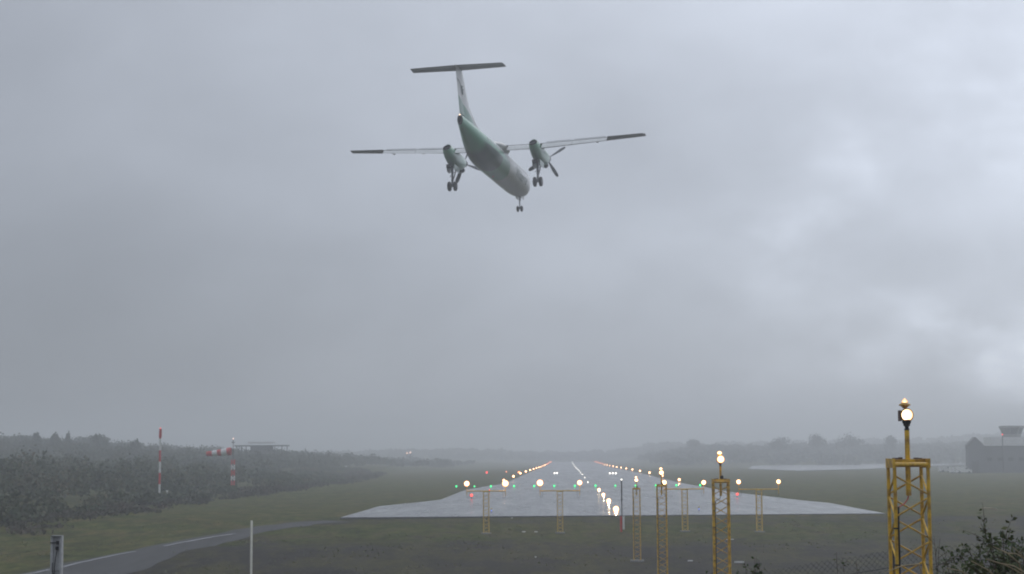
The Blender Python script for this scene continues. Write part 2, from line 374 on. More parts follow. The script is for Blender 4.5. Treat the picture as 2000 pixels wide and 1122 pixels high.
# the paved end stands a little proud of the falling ground
mb = MB(); a, b = rows[0]; n = 24
for k in range(n):
    p = [a[i] + (b[i] - a[i]) * k / n for i in (0, 1)]; q = [a[i] + (b[i] - a[i]) * (k + 1) / n for i in (0, 1)]
    mb.add([(*p, .028), (*q, .028), (q[0], q[1] - .35, -.7), (p[0], p[1] - .35, -.7)], [(0, 3, 2, 1)])
tag(mb.build('runway_edge', mat('dark_wet_earth_edge', (.03, .03, .032), .6, noise=.3), None), 'dark wet lip of the pavement end', kind='structure')
# painted markings: threshold stripes, centre dashes, edge lines, aiming blocks
mk = MB()
def strip(s1, s2, t1, t2):
    k = max(1, int((s2 - s1) / 20))
    for i in range(k):
        a1 = s1 + (s2 - s1) * i / k; a2 = s1 + (s2 - s1) * (i + 1) / k
        P = [rw(a1, t1), rw(a1, t2), rw(a2, t2), rw(a2, t1)]
        mk.add([(x, y, roff(x, y) + .012) for x, y in P], [(0, 1, 2, 3)])
for k in range(4):
    for sg in (-1, 1): strip(302, 332, sg * (2.2 + 3.3 * k) - .9, sg * (2.2 + 3.3 * k) + .9)
for s in range(375, 1380, 50): strip(s, s + 25, -.25, .25)
for sg in (-1, 1): strip(298, 1390, sg * 14.7 - .2, sg * 14.7 + .2)
for sg in (-1, 1): strip(480, 520, sg * 7.5 - 2, sg * 7.5 + 2)
strip(294, 295.6, -15, 15)
for s in (185, 215, 245): # short arrowless centre dashes before the threshold
    strip(s, s + 12, -.3, .3)
o = mk.build('runway_marking', M['marking'], None); tag(o, 'white painted threshold stripes and lines on the wet runway', kind='structure')

def path_sheet(name, pts, w, material, label, off=.035):
    # smooth path through points with width
    P = [Vector((*p, 0)) for p in pts]; Q = []
    for i in range(len(P) - 1):
        p0, p1, p2, p3 = P[max(i - 1, 0)], P[i], P[i + 1], P[min(i + 2, len(P) - 1)]
        for k in range(8):
            u = k / 8; Q.append(.5 * ((2 * p1) + (p2 - p0) * u + (2 * p0 - 5 * p1 + 4 * p2 - p3) * u * u + (3 * p1 - p0 - 3 * p2 + p3) * u ** 3))
    Q.append(P[-1]); rows = []
    for i, q in enumerate(Q):
        d = (Q[min(i + 1, len(Q) - 1)] - Q[max(i - 1, 0)]).normalized(); nrm = Vector((d.y, -d.x, 0))
        wl_, wr_ = w(i / (len(Q) - 1)) if callable(w) else (w / 2, w / 2)
        a = q - nrm * wl_; b = q + nrm * wr_
        rows.append(((a.x, a.y), (b.x, b.y)))
    return sheet(name, rows, lambda x, y: float(height(x, y)) + off, material, label, 8)
road_pts = [(-31.5, 88), (-29.5, 108), (-26.8, 127), (-22.8, 144), (-19, 153), (-16.2, 156.4)]
path_sheet('road', road_pts, lambda u: (1.7 + .16 * math.sin(u * 31) + .1 * math.sin(u * 73), 1.7 + 6.0 * max(0, 1 - u / .62) ** 1.3 + .3 * math.sin(u * 27 + 1) + .2 * math.sin(u * 61)), M['road'], 'narrow wet service road curving up to the runway end', .03)
# wheel-worn pools along the road
path_sheet('puddle', [(-30.9, 100), (-30.7, 108), (-29.2, 117), (-27.9, 126)], .32, M['apron'], 'thin strip of standing water along the road edge', .05)
path_sheet('puddle', [(-26.8, 131), (-25.2, 137), (-23.3, 143)], .3, M['apron'], 'short pool of rain water on the road by the grass', .05)
def Gz(px, py, z):
    r = ray(px, py); k = (z - CAMZ) / r.z; p = CP + r * k; return (p.x, p.y)
ap = [Gz(1460, 915, -.3), Gz(1560, 920, -.3), Gz(1700, 915, -.3), Gz(1800, 909, -.3), Gz(1888, 906, -.3)]
ap2 = [Gz(1470, 908.5, -.3), Gz(1580, 906.5, -.3), Gz(1690, 905.5, -.3), Gz(1800, 904, -.3), Gz(1890, 902.5, -.3)]
sheet('apron', [(a, b) for a, b in zip(ap, ap2)], lambda x, y: float(np.clip(height(x, y), -.9, .3)) + .25, M['apron'], 'far wet apron shining beside the right grass', 10)

# ---------------------------------------------------------------- vegetation masses
def leaves(centers, radii, per, size, flat=.75, name='foliage', up=.3):
    """leaf clumps spread through ellipsoid crowns; centers (n,3), radii (n,3)"""
    n = len(centers); tot = n * per
    c = np.repeat(centers, per, 0); r = np.repeat(radii, per, 0)
    d = rng.normal(size=(tot, 3)); d /= np.linalg.norm(d, axis=1, keepdims=True); d[:, 2] = np.where(d[:, 2] < -.3, -d[:, 2] * .8, d[:, 2])
    rad = rng.random((tot, 1)) ** .4
    lump = (1 + .35 * np.sin(d[:, :1] * 5 + c[:, :1]) * np.cos(d[:, 1:2] * 4 + c[:, 1:2]))
    p = c + d * rad * r * lump
    sz = size * (.5 + rng.random((tot, 1)))
    a = rng.normal(size=(tot, 3)); a /= np.linalg.norm(a, axis=1, keepdims=True)
    b = rng.normal(size=(tot, 3)); b -= (a * b).sum(1, keepdims=True) * a; b /= np.linalg.norm(b, axis=1, keepdims=True)
    V = np.stack([p - a * sz - b * sz * flat * .4, p + a * sz * .2 - b * sz * flat, p + a * sz + b * sz * .3, p - a * sz * .2 + b * sz * flat], 1).reshape(-1, 3)
    return V, np.arange(tot * 4).reshape(-1, 4)
def mass(name, pos, rad, per, size, material, label):
    V, F = leaves(np.array(pos), np.array(rad), per, size)
    return tag(link(name, mesh_np(name, V, F), mat=material), label, kind='stuff')
# left shrub belt along the strip
pos, rad = [], []
for i in range(760):
    s = 125 + 430 * random.random() ** 1.25; d = random.random() ** .8
    t = -53 - d * 62 - 14 * float(sstep(320, 560, s))
    x, y = rw(s, t)
    hh = (1.2 + 4.5 * min(1, d * 2.2)) * random.uniform(.65, 1.2) * (1 - .55 * float(sstep(300, 430, s)))
    z = float(height(x, y)); w = random.uniform(1.3, 2.6)
    pos.append((x, y, z + hh * .5)); rad.append((w, w, hh * .55))
mass('shrub_belt', pos, rad, 260, .22, M['wood_left'], 'dark dense shrub belt along the left side of the grass')
# low heather-like scrub just before it
pos, rad = [], []
for i in range(240):
    s = random.uniform(125, 520); t = -49 - random.random() * 9 - 12 * float(sstep(340, 560, s))
    x, y = rw(s, t); hh = random.uniform(.3, 1.1); w = random.uniform(.8, 2.2)
    pos.append((x, y, float(height(x, y)) + hh * .35)); rad.append((w, w, hh * .6))
mass('low_scrub', pos, rad, 110, .14, foliage_mat('scrub_foliage', [(.03, .036, .022), (.06, .055, .035), (.10, .07, .05)]), 'low brown and green scrub in front of the left shrubs')
# left wooded rise
pos, rad = [], []
for i in range(1500):
    s = random.uniform(400, 720); t = random.uniform(-290, -78)
    x, y = rw(s, t); hh = random.uniform(1.6, 4.6); w = random.uniform(1.8, 4.2)
    pos.append((x, y, float(height(x, y)) + hh * .5)); rad.append((w, w, hh * .6))
mass('wooded_rise', pos, rad, 170, .30, M['wood_hill'], 'hazy wooded rise on the left skyline')
pos, rad = [], []
for i in range(500):
    s = random.uniform(720, 1050); t = random.uniform(-260, -62)
    x, y = rw(s, t); hh = random.uniform(1.5, 3.6); w = random.uniform(2.5, 5)
    pos.append((x, y, float(height(x, y)) + hh * .5)); rad.append((w, w, hh * .6))
mass('far_wooded_rise', pos, rad, 50, .8, M['wood_far'], 'faint low wooded rise left of the runway end')
pos, rad = [], []
for i in range(750):
    s = random.uniform(1440, 1680); t = random.uniform(-260, 480)
    x, y = rw(s, t); hh = random.uniform(2.5, 5) ; w = random.uniform(4, 8)
    pos.append((x, y, float(height(x, y)) + hh * .5)); rad.append((w, w, hh * .6))
mass('distant_woodland', pos, rad, 40, 1.4, M['wood_far'], 'very faint woodland closing the view beyond the runway')
pos, rad = [], []
for i in range(1700):
    s = random.uniform(840, 1250); t = 46 + 400 * random.random()
    x, y = rw(s, t); hh = random.uniform(2, 5) ; w = random.uniform(2.5, 5.5)
    pos.append((x, y, float(height(x, y)) + hh * .5)); rad.append((w, w, hh * .6))
mass('right_woodland', pos, rad, 60, .85, M['wood_far'], 'misty grey woodland along the right skyline')
# short tufts on the near ground
m_ = 14000
tx = rng.uniform(-52, 60, m_); ty = 98 + 150 * rng.random(m_) ** 1.5
s, t = st(tx, ty); rx = np.interp(ty, [90, 111, 129, 148, 157, 165], [-31, -29.5, -28, -23, -18.5, -16])
dens = fbm(tx / 5, ty / 9, 3)
leT = np.interp(s, [p[0] for p in Lp], [p[1] for p in Lp]); reT = np.interp(s, [p[0] for p in Rp], [p[1] for p in Rp])
paved = (s > 155) & (t > leT - .6) & (t < reT + .6)
onroad = (np.abs(tx - rx) < 3.2) & (ty < 160)
keep = ~paved & ~onroad & ((dens > .47) & (s < 158))
tx, ty = tx[keep], ty[keep]; tz = height(tx, ty); m_ = len(tx)
hgt = rng.uniform(.03, .10, m_); w = rng.uniform(.05, .18, m_); an = rng.uniform(0, 3.14, m_); lx = rng.normal(0, .06, m_)
V = np.stack([np.stack([tx - np.cos(an) * w, ty - np.sin(an) * w, tz - .02], -1), np.stack([tx + np.cos(an) * w, ty + np.sin(an) * w, tz - .02], -1), np.stack([tx + lx, ty, tz + hgt], -1)], 1).reshape(-1, 3)
tag(link('grass_tufts', mesh_np('grass_tufts', V, np.arange(m_ * 3).reshape(-1, 3)), mat=M['grassblade']), 'short rough grass tufts over the near ground', kind='stuff')

def crown_tree(px, py_top, D, w, h, label, name='tree', matl='wood_hill', group='trees standing up from the skyline'):
    top = U(px, py_top, D); x, y = top.x, top.y; base = min(float(height(x, y)), top.z - h - .5)
    t = empty(name, (x, y, base), label, 'tree', group)
    H = top.z - base
    MB().tube([(0, 0, 0), (.1, 0, H * .4), (-.1, .1, H * .8)], [.28, .2, .08], 6).build('trunk', M['bark'], t)
    cs = []; rs = []
    h = max(h, H * .85)
    for k in range(11):
        a = random.uniform(0, 6.28); q = random.random() ** .5
        cs.append((math.cos(a) * w * .33 * q, math.sin(a) * w * .33 * q, H - h * random.uniform(.28, .7))); rs.append((w * .26, w * .26, h * .28))
    cs.append((0, 0, H - h * .3)); rs.append((w * .26, w * .26, h * .3))
    V, F = leaves(np.array(cs), np.array(rs), 130, .3)
    link('crown', mesh_np('crown', V, F), t, M[matl])
crown_tree(192, 846, 540, 6.5, 5, 'rounded dark tree topping the left skyline, widest of those above the wooded rise')
crown_tree(267, 859, 540, 4, 3.5, 'small round tree on the falling left skyline nearest the striped mast')
crown_tree(134, 845, 540, 1.6, 2.6, 'thin pointed tree on the left skyline beside two spiky neighbours')
crown_tree(107, 846, 540, 2.6, 2.4, 'low bushy tree on the left skyline between the frame edge and the thin pointed tree')
crown_tree(72, 845, 540, 2.8, 2.4, 'leftmost bushy tree rising from the left skyline')
crown_tree(1597, 845, 900, 11, 8, 'narrow upright tree on the right skyline between two broader crowns', matl='wood_far')
crown_tree(1657, 843, 900, 17, 8, 'broad round tree, tallest crown on the right skyline, left of the near mast', matl='wood_far')
crown_tree(1521, 851, 900, 14, 6, 'round tree on the right skyline above the outermost right approach lamp', matl='wood_far')
crown_tree(1738, 850, 900, 8, 5, 'small tree on the right skyline just behind the near yellow mast', matl='wood_far')
crown_tree(1355, 857, 1020, 9, 4, 'slight tree bump on the skyline left of the second yellow mast', matl='wood_far')

# ---------------------------------------------------------------- lamps
def uvs(r, n=12, m=8, sq=1.0):
    prof = [(max(.001, r * math.sin(math.pi * i / m)), -r * sq * math.cos(math.pi * i / m)) for i in range(m + 1)]
    return prof
_sph = {}
def sphere(r):
    if r not in _sph:
        _sph[r] = MB().lathe(uvs(r), 10).mesh('lamp_globe', True, 60)
    return _sph[r]
def own(me, m):
    key = (me.name, m.name)
    if key not in _own:
        c = me.copy(); c.materials.clear(); c.materials.append(m); _own[key] = c
    return _own[key]
_own = {}
def spot(name, parent, loc, power, col=(1, .62, .30), size=26, aim=None):
    l = bpy.data.lights.new(name, 'SPOT'); l.energy = power * (2.6 if parent.name.startswith(('cross', 'approach')) else .35); l.color = col; l.spot_size = R(size); l.spot_blend = .8; l.shadow_soft_size = .06
    o = bpy.data.objects.new(name, l); C.objects.link(o); o.parent = parent; o.location = loc
    d = (aim or Vector((0, -1, .03))).normalized(); o.rotation_euler = (-d).to_track_quat('Z', 'Y').to_euler()
    return o

stem_me = MB().tube([(0, 0, -.1), (0, 0, .28)], .03, 6).lathe([(.11, -.02), (.11, .03), (.05, .05)], 8).mesh('stem')
cap_me = MB().lathe([(.07, .26), (.09, .3), (.075, .36), (.04, .38)], 8).mesh('housing')
def ground_lamp(name, px, D, t, mname, r, label, cat, group, zoff=.36, power=0, power_col=(1, .7, .4)):
    x, y = rw(D, t); x0, y0 = x, y
    z = max(rz(D), float(height(x, y))) + .03 if True else 0
    e = empty(name, (x, y, z), label, cat, group)
    link('stem', own(stem_me, M['dark']), e)
    link('housing', own(cap_me, M['yellow_dull']), e)
    link('lens', own(sphere(r), M[mname]), e, loc=(0, 0, zoff + r * .4))
    if power: spot('beam', e, (0, -r - .05, zoff + r * .4), power, power_col, 30)
    return e
EL, ER = -17.3, 17.3
ordn = ['first', 'second', 'third', 'fourth', 'fifth', 'sixth', 'seventh', 'eighth', 'ninth', 'tenth', 'eleventh', 'twelfth', 'thirteenth', 'fourteenth', 'fifteenth', 'sixteenth', 'seventeenth', 'eighteenth', 'nineteenth', 'twentieth']
for side_, t_ in (('left', EL), ('right', ER)):
    for k in range(19):
        s = 336 + 60 * k
        if s > 1400: break
        red = s > 1040
        r = .30 + .0001 * (s - 336)  # globe oversized to stand in for glare around the lamp
        ground_lamp('runway_edge_light', 0, s, t_, 'edge_red' if red else 'edge', r,
                    f'{"small reddish far" if red else "warm white"} lamp, {ordn[k]} from the near end along the {side_} runway edge', 'runway light', f'{side_} row of runway edge lights', power=60 if k < 4 else 0)
cl = [336, 396, 456, 516, 576, 636, 696, 756, 816, 876, 936, 996, 1056, 1116, 1176, 1236, 1296, 1356]
for k, s in enumerate(cl):
    ground_lamp('centreline_light', 0, s, -.7, 'center', .13 + .0001 * (s - 336), f'small cool white lamp, {ordn[k]} from the near end of the runway centreline', 'runway light', 'runway centreline lights', zoff=.05)
gx = [890, 925, 957, 1002, 1041, 1080, 1120, 1160, 1198.5, 1238, 1277, 1317, 1363]
for k, px in enumerate(gx):
    D = 293; X = (px - 1000) / 3300 * D; s, t = st(X, D)
    nm = ('outermost green lamp left of the runway on the grass edge' if k == 0 else 'last green lamp at the right end of the threshold row' if k == 12 else f'green threshold lamp, {ordn[k]} from the left end of the green row')
    ground_lamp('threshold_light', 0, s, t, 'green', .18 if k not in (1, 8) else .15, nm, 'runway light', 'green runway threshold lights', zoff=.16)
for k, s in enumerate([173.5, 203.5, 233, 265]):
    nm = ['nearest and brightest lamp low on the pavement by its near edge', 'second lamp up the pavement before the threshold', 'third lamp up the pavement before the threshold', 'farthest pavement lamp just short of the green row'][k]
    ground_lamp('inset_approach_light', 0, s, .15, 'inset', [.32, .29, .26, .25][k], nm, 'approach light', 'approach lights set on the pavement', zoff=.05, power=[1000, 500, 400, 350][k])
ground_lamp('stopway_light', 0, 222, EL, 'redlamp', .2, 'red lamp at the left pavement edge under the leftmost crossbar', 'runway light', 'red lamps before the threshold')
ground_lamp('stopway_light', 0, 222, ER, 'redlamp', .18, 'red lamp at the right pavement edge between two yellow masts', 'runway light', 'red lamps before the threshold')
ground_lamp('stopway_light', 0, 256, EL + .8, 'redlamp', .09, 'faint small red lamp just under the left crossbar beam', 'runway light', 'red lamps before the threshold')
for px, py, D, mn, r, lb in ((949, 925, 470, 'redlamp', .3, 'red lamp standing alone in the grass left of the runway'), (987, 922, 500, 'orangelamp', .16, 'tiny orange lamp left of the runway edge row'),
                        (1011.5, 921.5, 470, 'orangelamp', .34, 'bright orange lamp just outside the left edge row')):
    X = (px - 1000) / 3300 * D; s, t = st(X, D); ground_lamp('obstruction_light', 0, s, t, mn, r, lb, 'lamp', 'coloured lamps in the grass left of the runway', zoff=.5)
for dt, lb in ((-8.4, 'white lamp on the left half of the runway, left one of the close pair'), (-7.7, 'white lamp on the left half of the runway, right one of the close pair'), (7.3, 'white lamp on the right half of the runway, left of its group of three'), (8.1, 'white lamp on the right half of the runway, middle of its group of three'), (8.9, 'white lamp on the right half of the runway, right end of its group of three')):
    ground_lamp('touchdown_light', 0, 492 if dt < 0 else 488 - dt, dt, 'center', .27, lb, 'runway light', 'touchdown zone lights', zoff=.02)
for px, py, D, lb in ((958, 1000, 172, 'tiny blue lamp on the pavement behind the left crossbar mast'), (1360, 999, 174, 'tiny blue lamp on the pavement between two yellow masts')):
    X = (px - 1000) / 3300 * D; s, t = st(X, D); ground_lamp('taxi_light', 0, s, t, 'bluelamp', .045, lb, 'runway light', 'blue lamps near the pavement end', zoff=.1)

# ---------------------------------------------------------------- approach masts
W_ = .46; RAD = .026
leg_cache = {}
def lattice(t, H, kind, matname='yellow', r=RAD, w=W_, ph=0):
    """four legs and a zigzag of braces on each face; H is the height of the lattice"""
    for sx in (-1, 1):
        for sy in (-1, 1):
            key = ('leg', round(H, 2), matname)
            if key not in leg_cache:
                leg_cache[key] = MB().tube([(0, 0, 0), (0, 0, H)], r, 8).mesh('leg', True, 50); leg_cache[key].materials.append(M[matname])
            link('leg', leg_cache[key], t, loc=(sx * w / 2, sy * w / 2, 0))
    hp = .3; n = int((H - .12) / hp)
    def bmesh_(d, key):
        if key not in leg_cache:
            leg_cache[key] = MB().tube([(0, 0, 0), d], .018 if 'dull' in matname else .0135, 5).mesh('brace', True, 50); leg_cache[key].materials.append(M[matname])
        return leg_cache[key]
    for face in range(4):
        for k in range(n):
            z = H - .15 - hp * (k + 1)
            up_ = (k + face // 2 + ph) % 2
            a0, a1 = (-w / 2, w / 2) if up_ else (w / 2, -w / 2)
            if face % 2 == 0:
                y = (-1 if face == 0 else 1) * w / 2; p = (a0, y, z + .02); d = (a1 - a0, 0, hp - .04)
            else:
                x = (-1 if face == 1 else 1) * w / 2; p = (x, a0, z + .02); d = (0, a1 - a0, hp - .04)
            link('brace', bmesh_(d, ('b', face % 2, up_, matname)), t, loc=p)
def topframe(t, z, matname='yellow'):
    mb = MB()
    for sy in (-1, 1): mb.tube([(-W_ / 2, sy * W_ / 2, z - .02), (W_ / 2, sy * W_ / 2, z - .02)], .032, 8)
    mb.build('top_beam', M[matname], t, True)
    for sx in (-1, 1):
        MB().box((sx * (W_ / 2 + .012), 0, z), (.03, W_ + .09, .13)).build('end_plate', M[matname], t)
    MB().box((0, 0, z + .02), (W_ - .02, .11, .075)).build('cross_channel', M[matname], t)
    for c_, d_ in (((-.17, 0, z + .067), (.07, .1, .016)), ((-.10, .01, z + .07), (.05, .07, .024)), ((.12, .02, z + .067), (.06, .07, .016)), ((.17, -.01, z + .065), (.04, .08, .012))): MB().box(c_, d_).build('moss_dirt', M['rust'], t)
def lamp_head(t, z, yaw=0, both=True, big=False, power=0):
    """z is the height of the lens centre in the frame of t"""
    m = Matrix.Translation((0, 0, z)) @ Matrix.Rotation(yaw, 4, 'Z')
    near = big
    # swivel collar
    MB().lathe([(.034, -.215), (.036, -.19), (.026, -.185), (.03, -.16), (.045, -.15), (.05, -.12), (.062, -.105), (.062, -.075), (.045, -.06), (.04, -.02)], 14).build('swivel_joint', M['black' if near else 'brown'], t, True, mw=Matrix.Translation((0, 0, z)))
    h = MB().lathe([(.03, .17), (.055, .165), (.07, .12), (.088, .02), (.094, -.005), (.094, -.03), (.086, -.036)], 20, axis='Y').build('lamp_housing', M['yellow'], t, True, mw=m)
    MB().lathe([(.085, .0), (.085, -.03), (.07, -.045), (.04, -.055), (.003, -.058)] if near else [(.112 * math.sin(math.pi * i / 8) + .001, -.08 - .112 * math.cos(math.pi * i / 8)) for i in range(9)], 20, axis='Y').build('lens', M['warm_near' if near else 'warm'], t, True, mw=m)
    MB().box((-.085, .03, -.01), (.02, .1, .15)).box((.085, .05, -.01), (.012, .05, .12)).build('yoke', M['brown'], t, mw=m)
    if both:
        MB().lathe([(.02, .09), (.03, .1), (.055, .125), (.082, .135), (.08, .15), (.06, .16), (.045, .175)], 16).build('dome_base', M['yellow'], t, True, mw=Matrix.Translation((-.02, 0, z)))
        MB().lathe([(.045, .17), (.042, .19), (.028, .21), (.012, .225), (.003, .235)] if near else [(.03, .15), (.065, .17), (.075, .20), (.05, .235), (.003, .25)], 14).build('dome_lens', M['warm_dome' if near else 'warm'], t, True, mw=Matrix.Translation((-.02, 0, z)))
    if power: spot('beam', t, (0, -.12, z), power, size=24, aim=Matrix.Rotation(yaw, 3, 'Z') @ Vector((0, -1, .05)))
def approach_mast(px, ylens, yplate, D, label, power, near=False, yaw=0, mn='yellow'):
    pl = U(px, yplate, D); le_ = U(px, ylens, D)
    x, y = pl.x, pl.y; zb = float(height(x, y)) - .1
    t = empty('approach_mast', (x, y, zb), label, 'light mast', 'yellow lattice masts on the approach centreline', rz=-AZ)
    H = pl.z - zb; zl = le_.z - zb
    MB().box((0, 0, .08), (.9, .9, .22)).build('footing', M['concrete'], t)
    lattice(t, H, 'centre', mn); topframe(t, H, mn)
    MB().tube([(0, 0, H - .45), (0, 0, zl - .2)], [.038, .034], 12).build('pole', M[mn], t, True)
    lamp_head(t, zl, yaw, True, near, power)
    # cable down the front left leg
    pts = [(0, 0, H - .44), (-.02, -.02, H - .5), (-.08, -.08, H - .56), (-.17, -.18, H - .6)]
    MB().tube(pts, .01, 6).build('red_cable' if near else 'cable', M['redwire' if near else 'black'], t)
    MB().tube([(-.185, -.2, H - .6), (-.195, -.235, H - .8), (-.195, -.235, .3)], .014, 6).build('cable', M['black'], t)
    mb = MB()
    for k in range(6): mb.tube([(-.23, -.23, H - .9 - .5 * k), (-.23, -.23, H - .88 - .5 * k)], .034, 8)
    mb.build('cable_strap', M['black'], t)
    if not near:
        MB().lathe([(.05, 0), (.06, .03), (.06, .09), (.04, .11)], 10).build('transformer', M['black'], t, True, loc=(.03, 0, H + .06))
    return t
approach_mast(1773, 811, 905, 23.7, 'tall yellow lattice mast with two lit lamps, nearest to the camera at right', 30, True, yaw=R(8))
approach_mast(1407.5, 897.5, 940, 52, 'second yellow lattice mast from the camera, in front of the right end of the pavement', 120, yaw=R(4))
approach_mast(1292, 923.5, 949, 84.5, 'third yellow lattice mast from the camera, beside the right inner crossbar lamp', 400)
approach_mast(1243, 938, 955, 114.5, 'smallest and farthest yellow centreline mast, right of the thin dark pole', 450)
def crossbar(px, yb, xl, xr, yl, D, label, bright):
    c = U(px, yb, D); zb = float(height(c.x, c.y)) - .05
    t = empty('crossbar_mast', (c.x, c.y, zb), label, 'light mast', 'yellow crossbar masts before the runway', rz=-AZ)
    H = c.z - zb
    MB().box((0, 0, .06), (.8, .8, .16)).build('footing', M['concrete'], t)
    lattice(t, H - .08, 'bar', 'yellow_dull')
    xa = (xl - px) / 3300 * D; xb = (xr - px) / 3300 * D
    MB().tube([(xa, 0, H), (xb, 0, H)], .045, 8).build('crossbeam', M['yellow_dull'], t, True)
    MB().box((0, 0, H - .03), (.52, .5, .12)).build('top_plate', M['yellow_dull'], t)
    for x_, p in ((xa, bright[0]), (xb, bright[1])):
        zl = H + (yb - yl) / 3300 * D
        MB().tube([(x_, 0, H - .38), (x_, 0, zl - .16)], .028, 8).build('riser', M['yellow_dull'], t)
        s = -1 if x_ > 0 else 1
        MB().tube([(x_, 0, H - .38), (x_ + s * .04, 0, H - .55), (x_ + s * .13, 0, H - .6), (x_ + s * .2, 0, H - .5), (x_ + s * .22, 0, H - .05)], .014, 6).build('cable', M['black'], t)
        m = Matrix.Translation((x_, 0, zl))
        MB().lathe([(.03, .17), (.07, .14), (.11, .02), (.12, -.02), (.11, -.04)], 16, axis='Y').build('lamp_housing', M['yellow_dull'], t, True, mw=m)
        gr_ = .165 + .115 * min(1, p / 1500)  # globe enlarged with lamp power to imitate its glare
        MB().lathe([(gr_ * math.sin(math.pi * i / 8) + .001, -.12 - gr_ * math.cos(math.pi * i / 8)) for i in range(9)], 16, axis='Y').build('lens', M['warm'], t, True, mw=m)
        spot('beam', t, (x_, -.16, zl), p, size=24, aim=Vector((0, -1, .03)))
crossbar(949.5, 959.5, 912, 987, 945, 143, 'leftmost yellow T shaped mast carrying two bright lamps', (900, 2000))
crossbar(1093.5, 959, 1055, 1132, 943.5, 143, 'T shaped mast left of centre with two bright lamps over the pavement', (1600, 700))
crossbar(1337, 955.5, 1297.5, 1374, 943, 143, 'T shaped mast between the second and third tall yellow masts', (700, 450))
crossbar(1482, 956, 1443, 1520, 941.5, 143, 'rightmost T shaped mast, its lamps seen over the green grass', (400, 300))

# thin dark pole with striped base beside the farthest centreline mast
c = U(1215, 1034, 143); zb = float(height(c.x, c.y))
t = empty('marker_pole', (c.x, c.y, zb), 'thin dark pole with tiny white light and red and white base', 'pole')
H = U(1214.5, 938, 143).z - zb
MB().tube([(0, 0, 1.3), (0, 0, H * .6)], .045, 8).build('pole', M['dark'], t)
MB().tube([(0, 0, H * .6), (0, 0, H - .15)], .055, 8).build('upper_pole', M['dark'], t)
MB().box((0, 0, H * .62), (.22, .1, .06)).build('bracket', M['dark'], t)
MB().lathe([(.05, -.15), (.06, -.05), (.04, 0)], 8).build('lamp_cap', M['black'], t, True, loc=(0, 0, H))
link('lens', own(sphere(.055), M['center']), t, loc=(0, 0, H + .04))
MB().box((-.08, 0, .65), (.16, .2, 1.3)).build('red_board', M['red'], t)
MB().box((.13, 0, .75), (.16, .2, 1.1)).build('white_board', M['white'], t)

# ---------------------------------------------------------------- masts on the left
def banded(t, pts, radii, bands, n=10, extra=None):
    for k, (z0, z1, c) in enumerate(bands):
        MB().tube([(0, 0, z0), (0, 0, z1)], [radii(z0), radii(z1)], n).build('band', M[c], t, True)
D = 231; base = U(311, 984, D); top = U(312.5, 838, D); zb = float(height(base.x, base.y))
t = empty('striped_mast', (base.x, base.y, zb), 'tall red and white banded pole standing at the shrub edge on the left', 'pole')
H = top.z - zb
ed = [838, 857, 880, 902, 924, 946, 966, 984]; cc_ = ['red', 'white', 'red', 'white', 'red', 'white', 'red']
zz = [U(312, e, D).z - zb for e in ed]; zz[-1] = -.05
for k in range(7):
    MB().tube([(0, 0, zz[k + 1]), (0, 0, zz[k])], [.15 if k < 5 else .14] * 2, 10).build('band', M[cc_[k]], t, True)
MB().tube([(.0, 0, zz[1] + .2), (.03, 0, zz[0])], [.2, .17], 10).build('top_cover', M['red'], t, True)
link('lens', own(sphere(.07), M['redlamp']), t, loc=(0, 0, H + .08))
MB().tube([(0, -.18, zz[6]), (1.05, -.18, zz[6] + .02), (1.05, -.18, zz[6] + .1)], .07, 8).build('bracket_arm', M['white'], t, True)
MB().box((1.05, -.18, zz[6] + .32), (.26, .2, .45)).build('equipment_box', M['white'], t)

D = 279; base = U(454.5, 962, D); zb = float(height(base.x, base.y))
t = empty('windsock_mast', (base.x, base.y, zb), 'slim red and white lattice mast holding the windsock', 'mast')
zt = lambda py: U(454.5, py, D).z - zb
lev = [(898, 908, 'red'), (908, 918, 'white'), (918, 930, 'red'), (930, 939, 'white'), (939, 950, 'red'), (950, 960, 'white'), (960, 963, 'red')]
for a, b, cn in lev:
    mb = MB(); z1, z0 = zt(a), zt(b) if b < 963 else -.05; w1 = .26
    for sx in (-1, 1):
        for sy in (-1, 1): mb.tube([(sx * w1, sy * w1, z0), (sx * w1, sy * w1, z1)], .045, 5)
    for sy in (-1, 1):
        for q in (-1, 1): mb.tube([(q * w1, sy * w1, z0), (-q * w1, sy * w1, z1)], .035, 5)
    mb.build('band', M[cn], t)['kind'] = 'stuff'
MB().tube([(0, 0, zt(899)), (0, 0, zt(862))], .045, 8).build('pole', M['brown'], t, True)
MB().lathe([(.1, .0), (.3, .1), (.32, .16), (.1, .3)], 12).build('lamp_shade', M['steel'], t, True, loc=(0, 0, zt(866)))
MB().tube([(0, 0, zt(862)), (0, 0, zt(858.5))], .12, 8).build('lamp_post', M['white'], t, True)
link('lens', own(sphere(.13), emit('pinkish_lamp', (1, .85, .85), .8)), t, loc=(0, 0, zt(857)))
# the windsock itself hangs from the mast: its own thing
a = U(451.5, 882, D); b = U(403.5, 887.5, D)
ws = empty('windsock', a, 'red and white striped windsock blown out to the left', 'windsock')
d = b - a
seq = ['red', 'white', 'red', 'white', 'red']; fr = [0, .17, .40, .56, .77, 1.0]
for k in range(5):
    mb = MB(); p0 = d * fr[k]; p1 = d * fr[k + 1]
    r0 = .64 - .28 * fr[k]; r1 = .64 - .28 * fr[k + 1]
    pts = [p0, p0.lerp(p1, .5) + Vector((0, 0, .03)), p1]
    mb.tube(pts, [r0, (r0 + r1) / 2 * 1.04, r1], 12, caps=(k == 4))
    o = mb.build('sock_band', M[seq[k]], ws, True)
MB().tube([(0.02, 0, .5), (.25, 0, .5), (.25, 0, -.5), (.02, 0, -.5)], .025, 6).build('swivel_frame', M['dark'], ws)

